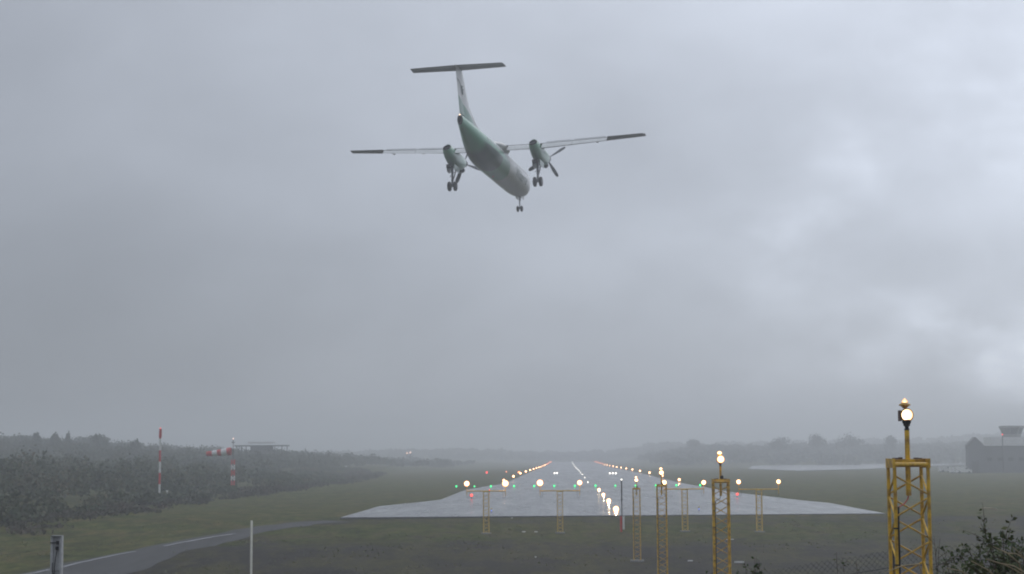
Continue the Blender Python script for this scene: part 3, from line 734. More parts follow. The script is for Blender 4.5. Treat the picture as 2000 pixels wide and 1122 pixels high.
# flat-roofed frame behind the windsock
D = 520
t = empty('flat_roof_shelter', U(511, 884, D), 'hazy flat roofed frame on posts behind the windsock mast', 'building')
def loc_(px, py): v = U(px, py, D) - U(511, 884, D); return v
r_ = loc_(510, 871)
MB().box((r_.x, 2, r_.z), (16, 7, .35)).build('roof', M['dark'], t)
r_ = loc_(510, 865); MB().box((r_.x, 2, r_.z), (8, 4, .5)).build('upper_deck', M['white'], t)
r_ = loc_(510, 877); MB().box((r_.x, 2, r_.z - .6), (6.4, 4, 2.6)).build('cabin', M['concrete'], t)
for px in (464, 471, 480, 489, 527, 535, 548, 559):
    r_ = loc_(px, 871); MB().box((r_.x, 1 + (px % 3), r_.z / 2 - 1.3), (.22, .22, r_.z + 2.5)).build('post', M['dark'], t)

# small far markers on the left grass
for px, py, D, lb in ((676, 917, 560, 'small white marker board in the far left grass, nearer the runway'), (645, 918, 560, 'faint pale marker board in the far left grass, farther from the runway')):
    p = U(px, py + 4, D); z = float(height(p.x, p.y)); e = empty('marker_board', (p.x, p.y, z), lb, 'marker', 'white marker boards in the far left grass')
    MB().box((0, 0, .75), (.5, .1, .9)).build('board', M['white'], e); MB().box((0, 0, .15), (.08, .08, .5)).build('post', M['steel'], e)
for px, lb in ((795, 'small red and white light post far off at the left skyline'), (801.5, 'right and higher one of two tiny light posts at the left skyline')):
    p = U(px, 888, 800); z = float(height(p.x, p.y)); H = U(px, 887 if px < 800 else 885.5, 800).z - z
    e = empty('light_post', (p.x, p.y, z), lb, 'lamp post', 'two tiny light posts at the far left skyline')
    MB().tube([(0, 0, 0), (0, 0, H)], .14, 6).build('post', M['dark'], e); link('lens', own(sphere(.42), emit('pale_red_lamp', (1, .75, .7), 2.2)), e, loc=(0, 0, H + .3))

# ---------------------------------------------------------------- buildings at right
D = 480
def bl(px, py): return U(px, py, D)
def gable(name, pxl, pxr, peak, y_eave, y_ridge, depth, label, wallm, roofm, D_=480):
    a = U(pxl, y_eave, D_); b = U(pxr, y_eave, D_); p = U(peak, y_ridge, D_); zb = float(height(a.x, a.y)) - .5
    e = empty(name, (a.x, a.y, zb), label, 'building')
    w = b.x - a.x; h = a.z - zb; pk = p.x - a.x; ph = p.z - zb
    mb = MB(); V = [(0, 0, 0), (w, 0, 0), (w, 0, h), (pk, 0, ph), (0, 0, h), (0, depth, 0), (w, depth, 0), (w, depth, h), (pk, depth, ph), (0, depth, h)]
    mb.add(V, [(0, 1, 2, 3, 4), (9, 8, 7, 6, 5), (0, 5, 6, 1), (1, 6, 7, 2), (4, 9, 5, 0)]).build('wall', wallm, e)
    for (q, r2) in (((0, h), (pk, ph)), ((pk, ph), (w, h))):
        dx = r2[0] - q[0]; dz = r2[1] - q[1]; L = math.hypot(dx, dz); nx_, nz_ = -dz / L, dx / L
        V = []
        for yy in (-.3, depth + .3):
            for (u, v) in (q, r2): V += [(u - dx / L * .0, yy, v + .02), (u + nx_ * .2, yy, v + nz_ * .2)]
        MB().add(V, [(0, 2, 3, 1), (4, 5, 7, 6), (0, 1, 5, 4), (2, 6, 7, 3), (1, 3, 7, 5), (0, 4, 6, 2)]).build('roof', roofm, e)
    return e
darkwall = mat('dark_hangar_wall', (.11, .115, .125), .7, noise=.15); darkroof = mat('dark_hangar_roof', (.05, .055, .06), .5, noise=.2)
e = gable('hangar', 1889, 1921, 1904, 872, 855, 2, 'small dark shed with a pointed gable at the far right', darkwall, darkroof)
MB().box((2.1, -.06, 2.2), (2.2, .1, 3.2)).build('door', M['dark'], e)
a = bl(1921.5, 873); zb = float(height(a.x, a.y)) - .5
e = empty('terminal_block', (a.x, a.y + 1, zb), 'long low dark building running out of the frame at right', 'building')
MB().box((11, 6, (a.z - zb) / 2), (22, 12, a.z - zb)).build('wall', darkwall, e)
MB().box((11, 6, a.z - zb + .12), (22.3, 12.4, .22)).build('roof', darkroof, e)
for k in range(7): MB().box((1.8 + 3 * k, -.03, (a.z - zb) * .55), (1.5, .1, 1.0)).build('window', mat('dark_window_glass', (.03, .035, .04), .1) if k == 0 else bpy.data.materials['dark_window_glass'], e)
# control tower with pale base block
D2 = 500; a = U(1958, 854, D2); b = U(1958, 872, D2); zb = float(height(a.x, a.y)) - .5
e = empty('control_tower', (a.x + 4.5, a.y + 6, zb), 'airport control tower with wide glazed cab above a pale block', 'tower')
MB().box((-.2, 0, (a.z - zb) / 2), (14.5, 8, a.z - zb)).build('pale_block', M['white'], e)
z0 = a.z - zb + .02; z1 = U(1958, 836, D2).z - zb; z2 = U(1958, 831.5, D2).z - zb
cab = MB(); prof = [(2.5, z0), (3.2, z1)]
def octo(mb, prof, sx=1.0):
    V = []; F = []; n = 8
    for r, z in prof:
        for k in range(n): V.append((r * math.cos(math.pi * (k + .5) / 4) * sx, r * math.sin(math.pi * (k + .5) / 4), z))
    for i in range(len(prof) - 1):
        for k in range(n): F.append((i * n + k, i * n + (k + 1) % n, (i + 1) * n + (k + 1) % n, (i + 1) * n + k))
    F.append(tuple(range(n - 1, -1, -1))); F.append(tuple((len(prof) - 1) * n + k for k in range(n)))
    return mb.add(V, F)
octo(MB(), [(2.35, z0), (2.5, z0 + .9)], 1.1).build('cab_base', M['concrete'], e)
octo(MB(), [(2.45, z0 + .9), (3.1, z1)], 1.1).build('cab_glass', bpy.data.materials['dark_window_glass'], e)
octo(MB(), [(3.4, z1), (3.4, z2 - .1), (2.9, z2)], 1.1).build('cab_roof', M['concrete'], e)
for k in range(8):
    an = math.pi * (k + .5) / 4
    MB().tube([(2.5 * math.cos(an) * 1.1, 2.5 * math.sin(an), z0 + .9), (3.15 * math.cos(an) * 1.1, 3.15 * math.sin(an), z1)], .1, 5).build('mullion', M['concrete'], e)
p = U(1958.5, 873, 478); q = U(1958.5, 849, 478)
e = empty('red_mast', (p.x, p.y, float(height(p.x, p.y))), 'thin dark mast with small red lamp in front of the control tower', 'mast')
MB().tube([(0, 0, 0), (0, 0, q.z - float(height(p.x, p.y)))], .12, 6).build('pole', M['dark'], e)
link('lens', own(sphere(.18), M['redlamp']), e, loc=(0, 0, q.z - float(height(p.x, p.y))))
# parked white vans by the shed
def van(px, py, D, L, label):
    p = U(px, py, D); z = p.z
    z = float(height(p.x, p.y))
    e = empty('parked_van', (p.x, p.y, z), label, 'van', 'white vehicles parked by the far shed', rz=R(8))
    h = 1.9; mb = MB(); prof = [(-L / 2, .35), (-L / 2, h), (L * .18, h), (L * .34, h * .62), (L / 2, h * .52), (L / 2, .35)]
    V = [(x, -.9, zz_) for x, zz_ in prof] + [(x, .9, zz_) for x, zz_ in prof]; n = 6
    mb.add(V, [tuple(range(n)), tuple(range(2 * n - 1, n - 1, -1))] + [(i, i + n, (i + 1) % n + n, (i + 1) % n) for i in range(n)]).build('body', M['white'], e)
    MB().box((L * .16, 0, h * .78), (L * .14, 1.84, .45)).build('side_window', bpy.data.materials['dark_window_glass'], e)
    for sx in (-.3, .32):
        for sy in (-.85, .85): MB().lathe([(.34, -.1), (.36, 0), (.34, .1)], 12, axis='Y').build('wheel', M['black'], e, True, loc=(sx * L, sy, .34))
van(1880, 903, 470, 4.6, 'white van parked nearest the pointed dark shed')
van(1868, 904, 480, 3.8, 'small white vehicle parked left of the van by the shed')
van(1846, 904, 500, 3.6, 'smallest pale vehicle of the row, farthest from the dark shed')

# ---------------------------------------------------------------- loose things in the grass
def slab(px, py, D, w, h, name, mn, label, cat, dpt=.3, rot=0):
    p = U(px, py, D); z = float(height(p.x, p.y))
    mb = MB(); mb.lathe([(w / 2, 0), (w / 2, h * .7), (w / 2 * .9, h)], 12, M=Matrix.Diagonal((1, dpt / w, 1, 1)))
    o = mb.build(name, M[mn], None, loc=(p.x, p.y, z - .005)); o.rotation_euler = (0, 0, rot); return tag(o, label, cat)
def Dg(px, py):                      # forward distance where that picture direction meets the ground
    r = ray(px, py); D = 60
    for _ in range(4000):
        p = CP + r * (D / r.y)
        if p.z < float(height(p.x, p.y)): return D
        D += .25
    return D
for px, py, w, lb in ((1023, 1040, .32, 'small white cover in the grass, left of a close pair'), (1047, 1040, .3, 'small white cover in the grass, right of a close pair'), (1424, 1055, .75, 'white slab in the grass behind the second yellow mast'),
                      (1046, 1089, .12, 'tiny pale stone in the gravel below the pair of white covers'), (1348, 1097, .35, 'pale flat stone between the third and second yellow masts'), (1000, 1013, .2, 'tiny pale cover near the pavement edge, left of centre')):
    slab(px, py, Dg(px, py), w, .06, 'ground_cover', 'white', lb, 'cover', .2)
D = Dg(1444, 1101); p = U(1444, 1101, D)
tag(MB().box((0, 0, .08), (.62, .12, .1)).build('kerb_block', M['white'], None, loc=(p.x, p.y, float(height(p.x, p.y)))), 'low white bar in the grass right of the second yellow mast', 'block')
D = Dg(1931, 998); p = U(1931, 998, D); L = 34 / 3300 * D
o = MB().tube([(-L / 2, 0, .1), (-L * .2, 0, .22), (L * .15, 0, .2), (L / 2, 0, .08)], [.05, .09, .09, .04], 6).build('driftwood_plank', M['straw'], None, loc=(p.x, p.y, float(height(p.x, p.y)) + .05))
tag(o, 'pale bent plank lying in the far right grass', 'plank')

# ---------------------------------------------------------------- near posts at left
D = 33; a = U(111, 1048, D); zb = float(height(a.x, a.y)); H = a.z - zb
t = empty('cable_post', (a.x, a.y, zb), 'grey square post with black cable, in the lower left corner', 'post')
mb = MB(); w = .2
mb.box((0, .05, H / 2), (w * .62, .09, H)).build('board', mat('weathered_post', (.5, .51, .52), .6, noise=.25, nscale=8), t)
MB().box((-.085, .03, H / 2), (.045, .13, H)).build('flange', bpy.data.materials['weathered_post'], t)
MB().box((.085, .03, H / 2), (.045, .13, H)).build('flange', bpy.data.materials['weathered_post'], t)
MB().box((0, .02, H + .008), (.215, .16, .014)).build('cap', M['steel'], t)
MB().tube([(-.11, -.05, H - .12), (.04, -.05, H - .12)], .012, 6).build('clamp', M['black'], t)
MB().box((.03, -.05, H - .12), (.05, .04, .07)).build('clamp', M['black'], t)
MB().lathe([(.02, -.03), (.032, -.02), (.032, .03), (.015, .04)], 10).build('connector', M['black'], t, True, loc=(.02, -.04, H - .23))
MB().tube([(.02, -.04, H - .26), (0, -.05, H - .4), (-.02, -.05, H - .6), (-.02, -.05, H - .75), (.01, -.05, H - .9), (0, -.05, .1)], .008, 6).build('cable', M['black'], t)
MB().tube([(-.06, -.05, H - .5), (-.06, -.05, H - .66), (-.03, -.05, H - .76)], .008, 6).build('cable', M['black'], t)
MB().tube([(-.08, -.045, H - .66), (.07, -.045, H - .66)], .006, 6).build('clamp', M['black'], t)
D = 45; a = U(491.5, 1017, D); zb = float(height(a.x, a.y)); H = a.z - zb
o = MB().tube([(0, 0, -.05), (0, 0, H - .01), (0, 0, H)], [.029, .029, .024], 10).build('marker_stake', M['cream'], None, True, loc=(a.x, a.y, zb)); tag(o, 'slender cream stake standing alone at lower left', 'stake')

# ---------------------------------------------------------------- chain link fence
A = Vector((0.8, 26.4, 0)); B = Vector((10.0, 25.8, 0)); dF = (B - A); LF = dF.length; dF.normalize()
ztop = CAMZ - 1.62
def ft(u): return CAMZ - float(np.interp(A.x + dF.x * u, [0.8, 3.0, 3.8, 4.4, 5.05, 5.65, 6.6, 7.5, 10], [2.4, 1.98, 1.83, 1.73, 1.63, 1.52, 1.44, 1.38, 1.3])) + .008 * math.sin(u * 5.1)
t = empty('chain_link_fence', (A.x, A.y, ztop - 2), 'dark chain link fence rising to the right behind the nearest mast', 'fence')
inv = Vector((A.x, A.y, ztop - 2))
P = .042; ncol = int(LF / P); wires = MB(); V = []; Fq = []
pw = .0040
def seg(p, q):
    p = np.array(p); q = np.array(q); b = len(V)
    nrm = np.array([dF.y, -dF.x, 0]) * pw; up_ = np.array([0, 0, pw]); sd = np.array([dF.x, dF.y, 0]) * pw
    for c in (p, q): V.extend([c + nrm, c - nrm + sd, c - nrm - sd])
    for k in range(3): Fq.append((b + k, b + (k + 1) % 3, b + 3 + (k + 1) % 3, b + 3 + k))
rowsN = 24
for i in range(ncol):
    for j in range(rowsN):
        u0 = i * P; ua = u0 + (P / 2 if (i + j) % 2 else -P / 2); ub = u0 + (-P / 2 if (i + j) % 2 else P / 2)
        za = ft(u0) - j * P * 1.05; zb_ = ft(u0) - (j + 1) * P * 1.05
        pa = (A.x + dF.x * ua, A.y + dF.y * ua, za); pb = (A.x + dF.x * ub, A.y + dF.y * ub, zb_)
        seg(tuple(np.array(pa) - np.array(inv)), tuple(np.array(pb) - np.array(inv)))
wm = mesh_np('wire_mesh', np.array(V), np.array(Fq)); o = link('wire_mesh', wm, t, mat('plastic_coated_wire', (.035, .05, .045), .5)); o['kind'] = 'stuff'
for zo in (.26, .9):
    MB().tube([tuple(A + dF * u - inv + Vector((0, 0, ft(u) - zo))) for u in np.linspace(0, LF, 14)], .005, 5).build('tension_wire', M['dark'], t)
for u in (.5, 2.32, 5.0, 7.7):
    p = A + dF * u
    gz = float(height(p.x, p.y)); MB().tube([tuple(Vector((p.x, p.y, gz - .1)) - inv), tuple(Vector((p.x, p.y, ft(u) + .06)) - inv)], .03, 8).build('post', M['dark'], t)

# ---------------------------------------------------------------- near plants
def leafy_plant(name, base, tips, nleaf, lsize, matl, label, cat='bush', stem_r=.008, spread=.1, leafstart=.35, side=4):
    t = empty(name, base, label, cat)
    st_ = MB(); LV = []; LF_ = []
    base = Vector(base)
    for tip in tips:
        tip = Vector(tip) - base; mid = tip * .5 + Vector((random.uniform(-.08, .08), random.uniform(-.08, .08), .12 * tip.length))
        pts = [Vector((random.uniform(-.1, .1), random.uniform(-.1, .1), 0)) + (2 * u * (1 - u)) * mid + u * u * tip for u in [i / 8 for i in range(9)]]
        pts = [(1 - u) ** 2 * Vector((0, 0, 0)) + 2 * u * (1 - u) * mid + u * u * tip for u in [i / 8 for i in range(9)]]
        st_.tube(pts, [stem_r * (1 - .8 * i / 8) for i in range(9)], 5)
        brs = []
        for b_ in range(side):
            u = random.uniform(leafstart, .95); i = int(u * 8); p0 = pts[min(i, 8)]
            dd = Vector((random.gauss(0, 1), random.gauss(0, 1), random.gauss(.5, .6))).normalized() * random.uniform(.5, 1) * spread * 2.2
            brs.append((p0, p0 + dd)); st_.tube([p0, p0 + dd * .6 + Vector((0, 0, .01)), p0 + dd], [stem_r * .4, stem_r * .3, stem_r * .15], 4)
        for k in range(nleaf):
            if brs and random.random() < .65:
                q = random.choice(brs); p = q[0].lerp(q[1], random.uniform(.2, 1.05))
            else:
                u = leafstart + (1 - leafstart) * random.random() ** .8; x = u * 8; i = min(int(x), 7); p = pts[i].lerp(pts[i + 1], x - i)
            ld = Vector((random.gauss(0, 1), random.gauss(0, 1), random.gauss(.1, .8))).normalized(); sd = ld.cross(Vector((random.gauss(0, 1), random.gauss(0, 1), random.gauss(0, 1)))).normalized()
            nn_ = ld.cross(sd); s = lsize * random.uniform(.6, 1.3); b = len(LV)
            p = p + ld * s * .15
            LV += [p, p + ld * s * .45 + sd * s * .3 + nn_ * .05 * s, p + ld * s - nn_ * .12 * s, p + ld * s * .45 - sd * s * .3 + nn_ * .05 * s]
            LF_ += [(b, b + 1, b + 2), (b, b + 2, b + 3)]
    st_.build('stem', M['twig'], t, True)
    me = mesh_np('foliage', np.array([tuple(v) for v in LV]), np.array(LF_), mats=[M[matl]]); o = link('foliage', me, t); o['kind'] = 'stuff'
    return t
D = 15
tips = [U(px, py, D + random.uniform(-1, 1)) for px, py in ((1916, 1022), (1935, 1040), (1958, 1036), (1975, 1052), (1925, 1060), (1948, 1070), (1890, 1066), (1870, 1070), (1905, 1085), (1985, 1062), (2010, 1050), (2030, 1060), (1968, 1088), (1940, 1098), (2000, 1090), (1893, 1100), (1915, 1112), (1995, 1115), (2045, 1085), (1960, 1110), (1935, 1120), (1980, 1075))]
b0 = U(1985, 1290, D); 
leafy_plant('leafy_bush', b0, tips, 95, .05, 'bush', 'dense dark green leafy bush in the lower right corner', spread=.13, side=8, leafstart=.45)
D = 16.5
tips = [U(px, py, D + random.uniform(-.5, .5)) for px, py in ((1842, 1068), (1856, 1076), (1878, 1086), (1862, 1100), (1884, 1112), (1900, 1120))]
leafy_plant('leafy_bush', U(1880, 1260, D), tips, 60, .04, 'bush', 'lower sparse bush with brown tinged leaves left of the dark green bush', spread=.1, side=5)
D = 18
leafy_plant('weed', U(1838, 1240, D), [U(1836, 1052, D), U(1824, 1046, D), U(1842, 1090, D)], 10, .035, 'bush', 'thin bare weed stem beside the right leg of the near mast', 'plant', spread=.07, side=5)
leafy_plant('weed', U(1660, 1230, 19), [U(1634, 1079, 19), U(1645, 1088, 19), U(1672, 1094, 19), U(1680, 1108, 19)], 9, .045, 'bush', 'sparse twig poking above the fence top left of the near mast', 'plant', spread=.06, side=3)
leafy_plant('weed', U(1476, 1215, 20), [U(1454, 1100, 20), U(1482, 1094, 20), U(1484, 1100, 20), U(1466, 1110, 20), U(1440, 1112, 20), U(1478, 1108, 20)], 16, .05, 'leaf', 'fresh green leafy sprig at the fence, right of the second mast', 'plant', spread=.08, side=3)
leafy_plant('weed', U(1395, 1190, 21), [U(1392, 1117, 21), U(1378, 1119, 21)], 8, .04, 'leaf', 'tiny green sprig at the bottom edge under the second mast', 'plant', spread=.06, side=2)
# dry stalks
st_ = MB()
for a, b in (((1728, 1119), (1795, 1102)), ((1925, 1092), (2002, 1125)), ((1940, 1068), (1990, 1100)), ((1962, 1080), (2005, 1093)), ((1897, 1096), (1960, 1140)), ((1978, 1068), (2012, 1110)), ((1850, 1110), (1900, 1130)), ((1956, 1100), (2006, 1122))):
    p = U(*a, 14); q = U(*b, 14.3); m_ = p.lerp(q, .5) + Vector((0, 0, .02)); st_.tube([p, m_, q], [.003, .006, .007], 5)
    stb = q + Vector((.3, 0, -1.2)); st_.tube([q, q.lerp(stb, .5), stb], [.007, .008, .008], 5)
o = st_.build('dry_grass_stalks', M['straw'], None); tag(o, 'pale dry stalks leaning through the bush at lower right', kind='stuff')

# ---------------------------------------------------------------- the aeroplane
air = bpy.data.objects.new('airplane', None); C.objects.link(air)
tag(air, 'white and green twin propeller airliner landing with its wheels down', 'airplane')
air.matrix_world = Matrix.Translation((-1.4, 150.3, CAMZ + 25.9)) @ Matrix.Rotation(R(-13.0), 4, 'Z') @ Matrix.Rotation(R(-2.3), 4, 'X') @ Matrix.Rotation(R(-.7), 4, 'Y')
WS = 11.4
def PP(s_, y, z): return Vector((y, WS - s_, z))
def livery(name, kind):
    """painted skin: white with green and dark fields placed by station (object Y) and height (object Z)"""
    m = bpy.data.materials.new(name); m.use_nodes = True; nn, ll = m.node_tree.nodes, m.node_tree.links
    b = nn['Principled BSDF']; b.inputs['Roughness'].default_value = .32; b.inputs['Coat Weight'].default_value = .3; b.inputs['Coat Roughness'].default_value = .1
    t = N(nn, 'ShaderNodeTexCoord'); s_ = N(nn, 'ShaderNodeSeparateXYZ'); ll.new(t.outputs['Object'], s_.inputs[0])
    def ma(op, a, b_=None, c=None):
        q = N(nn, 'ShaderNodeMath', operation=op)
        for i, v in enumerate((a, b_, c)):
            if v is None: continue
            if isinstance(v, (int, float)): q.inputs[i].default_value = v
            else: ll.new(v, q.inputs[i])
        return q.outputs[0]
    def mr(v, a, b_, smooth=True):
        q = N(nn, 'ShaderNodeMapRange', interpolation_type='SMOOTHSTEP' if smooth else 'LINEAR'); ll.new(v, q.inputs[0]); q.inputs[1].default_value = a; q.inputs[2].default_value = b_; return q.outputs[0]
    def mix(f, a, c):
        q = N(nn, 'ShaderNodeMix', data_type='RGBA'); 
        if isinstance(f, (int, float)): q.inputs[0].default_value = f
        else: ll.new(f, q.inputs[0])
        for i, v in ((6, a), (7, c)):
            if isinstance(v, tuple): q.inputs[i].default_value = (*v, 1)
            else: ll.new(v, q.inputs[i])
        return q.outputs[2]
    X, Y, Z = s_.outputs
    white = (.72, .73, .73); green = (.070, .29, .165); mint = (.19, .36, .28); deep = (.010, .030, .032)
    no_ = N(nn, 'ShaderNodeTexNoise', i_Scale=1.3, i_Detail=5.0); ll.new(t.outputs['Object'], no_.inputs['Vector'])
    if kind == 'fuselage':
        # green from the tail forward to the wing, its upper edge sloping up towards the tail
        edge = ma('ADD', Z, ma('MULTIPLY', Y, .10))                 # Y negative aft: edge rises aft
        g = ma('MULTIPLY', ma('SUBTRACT', 1.0, mr(edge, -.05, .55)), ma('SUBTRACT', 1.0, mr(ma('ADD', Y, ma('MULTIPLY', Z, .9)), -.4, -.1)))
        col = mix(g, white, green)
        mi = ma('MULTIPLY', g, mr(ma('ADD', Z, ma('MULTIPLY', Y, .10)), -1.0, .1))
        col = mix(ma('MULTIPLY', mi, .7), col, (.14, .40, .26))
        d = ma('MULTIPLY', ma('SUBTRACT', 1.0, mr(ma('ADD', Z, ma('MULTIPLY', Y, .06)), -.28, -.16)), ma('MULTIPLY', mr(Y, -8.6, -7.2), ma('SUBTRACT', 1.0, mr(ma('ADD', Y, ma('MULTIPLY', X, -.35)), -3.3, -3.2))))
        col = mix(ma('MULTIPLY', d, .92), col, deep)
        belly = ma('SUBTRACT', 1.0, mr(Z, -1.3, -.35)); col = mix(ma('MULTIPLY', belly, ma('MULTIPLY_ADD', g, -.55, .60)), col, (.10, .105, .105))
    elif kind == 'fin':
        e1 = ma('ADD', Z, ma('MULTIPLY', Y, .5))
        g = ma('SUBTRACT', 1.0, mr(ma('ADD', Z, ma('MULTIPLY', ma('ADD', Y, 13.2), .33)), 3.08, 3.14))
        col = mix(g, white, mint)
    elif kind == 'rudder':
        g = ma('SUBTRACT', 1.0, mr(ma('ADD', Z, ma('MULTIPLY', ma('ADD', Y, 13.2), .33)), 3.08, 3.14))
        col = mix(g, (.60, .61, .61), (.15, .28, .22))
    else:                                                               # nacelle
        e1 = ma('ADD', Z, ma('MULTIPLY', Y, .16)); g = ma('SUBTRACT', 1.0, mr(e1, .9, 1.5))
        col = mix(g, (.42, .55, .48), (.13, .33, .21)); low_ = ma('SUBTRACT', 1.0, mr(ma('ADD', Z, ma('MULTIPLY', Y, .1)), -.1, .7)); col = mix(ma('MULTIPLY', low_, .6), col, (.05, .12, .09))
    col = mix(ma('MULTIPLY', mr(no_.outputs[0], .45, .75), .18), col, (.15, .15, .14))
    ll.new(col, b.inputs['Base Color']); return m
LV_ = {k: livery('painted_' + k, k) for k in ('fuselage', 'fin', 'rudder', 'nacelle')}
M['awhite'] = mat('aircraft_white', (.66, .67, .66), .35, noise=.12, nscale=1.5)
M['agrey'] = mat('aircraft_grey', (.22, .225, .23), .45, noise=.15, nscale=1.5)
M['agreydark'] = mat('aircraft_dark_grey', (.14, .14, .145), .45, noise=.15, nscale=1.5)
M['adark'] = mat('aircraft_dark', (.018, .019, .021), .9, spec=.1)
M['tyre'] = mat('tyre_rubber', (.02, .02, .022), .7)
M['strut'] = mat('gear_strut', (.13, .13, .15), .4, metal=.5)
M['blade'] = mat('propeller_blade', (.05, .055, .06), .4)
def interp(tab, s_): return [float(np.interp(s_, [r[0] for r in tab], [r[i] for r in tab])) for i in range(1, len(tab[0]))]
FT = [(0, -.42, .04, .04), (.12, -.41, .26, .24), (.4, -.38, .48, .45), (.9, -.30, .78, .74), (1.5, -.2, 1.0, .98), (2.3, -.09, 1.2, 1.19), (3.2, -.02, 1.31, 1.31), (4.2, 0, 1.345, 1.345),
      (15.2, 0, 1.345, 1.345), (16.5, .04, 1.32, 1.31), (18.0, .15, 1.2, 1.2), (20.0, .40, .98, 1.0), (22.0, .69, .70, .80), (23.5, .91, .48, .63), (24.6, 1.05, .32, .50), (25.15, 1.10, .24, .42)]
FT = [(q[0] if q[0] < 15.3 else 15.2 + (q[0] - 15.2) * .885, *q[1:]) for q in FT]
def loft_rings(mb, rings, cap=True, endcap=True):
    n = len(rings[0]); V = [p for r_ in rings for p in r_]; F_ = []
    for i in range(len(rings) - 1):
        for k in range(n): F_.append((i * n + k, i * n + (k + 1) % n, (i + 1) * n + (k + 1) % n, (i + 1) * n + k))
    if cap: F_.append(tuple(range(n)))
    if cap and endcap: F_.append(tuple((len(rings) - 1) * n + k for k in range(n - 1, -1, -1)))
    return mb.add(V, F_)
ss = [0, .05, .12, .25, .4, .65, .9, 1.2, 1.5, 1.9, 2.3, 2.75, 3.2, 3.7, 4.2] + list(np.arange(5.5, 15.3, 1.2)) + [15.2, 15.8, 16.5, 17.2, 18, 19, 20, 21, 21.8, 22.5, 23.1, 23.6, 24.005]
def fring(s_, n=48, k=1.0):
    zc, ry, rz_ = interp(FT, s_)
    return [PP(s_, ry * k * math.cos(2 * math.pi * i / n), zc + rz_ * k * math.sin(2 * math.pi * i / n)) for i in range(n)]
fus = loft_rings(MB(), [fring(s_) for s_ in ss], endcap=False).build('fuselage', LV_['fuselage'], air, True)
def oval(s_, zc, ry, rz_): return [PP(s_, ry * math.cos(a), zc + rz_ * math.sin(a)) for a in [2 * math.pi * i / 24 for i in range(24)]]
loft_rings(MB(), [oval(23.95, 1.10, .235, .41), oval(24.25, 1.14, .17, .31), oval(24.27, 1.14, .13, .25), oval(23.8, 1.12, .12, .22)]).build('tail_cone', M['adark'], air, True)
link('tail_light', own(sphere(.05), M['warm_near']), air, loc=PP(24.1, 0, 1.52))
# windows and doors, slightly proud of the skin
def skin_patch(s1, s2, a1, a2, off=.012, nu=3, nv=4):
    V = []; F_ = []
    for i in range(nu + 1):
        s_ = s1 + (s2 - s1) * i / nu; zc, ry, rz_ = interp(FT, s_)
        for j in range(nv + 1):
            a = a1 + (a2 - a1) * j / nv; V.append(PP(s_, (ry + off) * math.cos(a), zc + (rz_ + off) * math.sin(a)))
    for i in range(nu):
        for j in range(nv): p = i * (nv + 1) + j; F_.append((p, p + 1, p + nv + 2, p + nv + 1))
    return V, F_
M['pane'] = mat('cabin_glass', (.30, .32, .33), .2)
for k in range(19):
    s_ = 4.1 + .79 * k
    if 10.6 < s_ < 10.9: continue
    for sg in (0, 1):
        a1, a2 = (R(12), R(31)) if sg == 0 else (R(149), R(168))
        MB().add(*skin_patch(s_, s_ + .27, a1, a2, nu=1)).build('cabin_window', M['pane'], fus)
for a1, a2 in ((R(-18), R(42)), (R(138), R(198))):
    for s_ in (3.0, 17.3):
        o = MB().add(*skin_patch(s_, s_ + .75, a1, a2, .008)).build('door', M['awhite'] if s_ < 5 else LV_['fuselage'], fus)
for k, (a1, a2) in enumerate(((R(35), R(58)), (R(60), R(86)), (R(94), R(120)), (R(122), R(145)))):
    MB().add(*skin_patch(1.5, 2.15, a1, a2, .012)).build('cockpit_window', M['adark'], fus)
# airline name on the side: flat letters bent onto the round skin
def wrap_text(txt, s_start, zmid, size, sgn, material):
    cu = bpy.data.curves.new('lettering', 'FONT'); cu.body = txt; cu.size = size; cu.align_x = 'LEFT'; cu.align_y = 'CENTER'; cu.offset = .012
    o = bpy.data.objects.new('tmp_text', cu); C.objects.link(o); dg = bpy.context.evaluated_depsgraph_get(); dg.update()
    me = bpy.data.meshes.new_from_object(o.evaluated_get(dg)); bpy.data.objects.remove(o)
    bm = bmesh.new(); bm.from_mesh(me)
    for k in range(-12, 13):
        g = bm.verts[:] + bm.edges[:] + bm.faces[:]; bmesh.ops.bisect_plane(bm, geom=g, plane_co=(0, k * .06, 0), plane_no=(0, 1, 0))
    for v in bm.verts:
        a = (zmid + v.co.y) / 1.345; a = a if sgn > 0 else math.pi - a
        s_ = s_start - v.co.x if sgn > 0 else s_start + v.co.x
        zc, ry, rz_ = interp(FT, s_); v.co = PP(s_, (ry + .014) * math.cos(a), zc + (rz_ + .014) * math.sin(a))
    bm.to_mesh(me); bm.free(); me.materials.clear(); return link('lettering', me, fus, material)
M['letter'] = mat('grey_green_lettering', (.19, .24, .22), .4)
wrap_text('Widerøe', 8.9, -.28, 1.25, 1, M['letter'])
wrap_text('Widerøe', 4.6, -.28, 1.25, -1, M['letter'])
# aerofoil lofts
def foil(n=9, th=.16):
    pts = []
    for i in range(n): x = (1 - math.cos(math.pi * i / (n - 1))) / 2; t_ = 5 * th * (.2969 * math.sqrt(x) - .126 * x - .3516 * x * x + .2843 * x ** 3 - .1015 * x ** 4); pts.append((x, t_))
    up_ = [(x, t_ * 1.15) for x, t_ in pts[::-1]]; dn = [(x, -t_ * .8) for x, t_ in pts[1:-1]]
    return up_ + dn
def wingloft(mb, secs, th=.16, x1=0.0, x2=1.0, vertical=False):
    rings = []
    for (span, le, ch, z) in secs:
        r_ = []
        for (u, v) in foil(th=th):
            u = x1 + (x2 - x1) * u
            r_.append(PP(le + u * ch, v * ch, span) if vertical else PP(le + u * ch, span, z + v * ch))
        rings.append(r_)
    return loft_rings(mb, rings)
wz = lambda y: 1.48 + max(0, abs(y) - 4.3) * math.tan(R(2.5))
wle = lambda y: 10.35 + max(0, abs(y) - 4.3) * .062
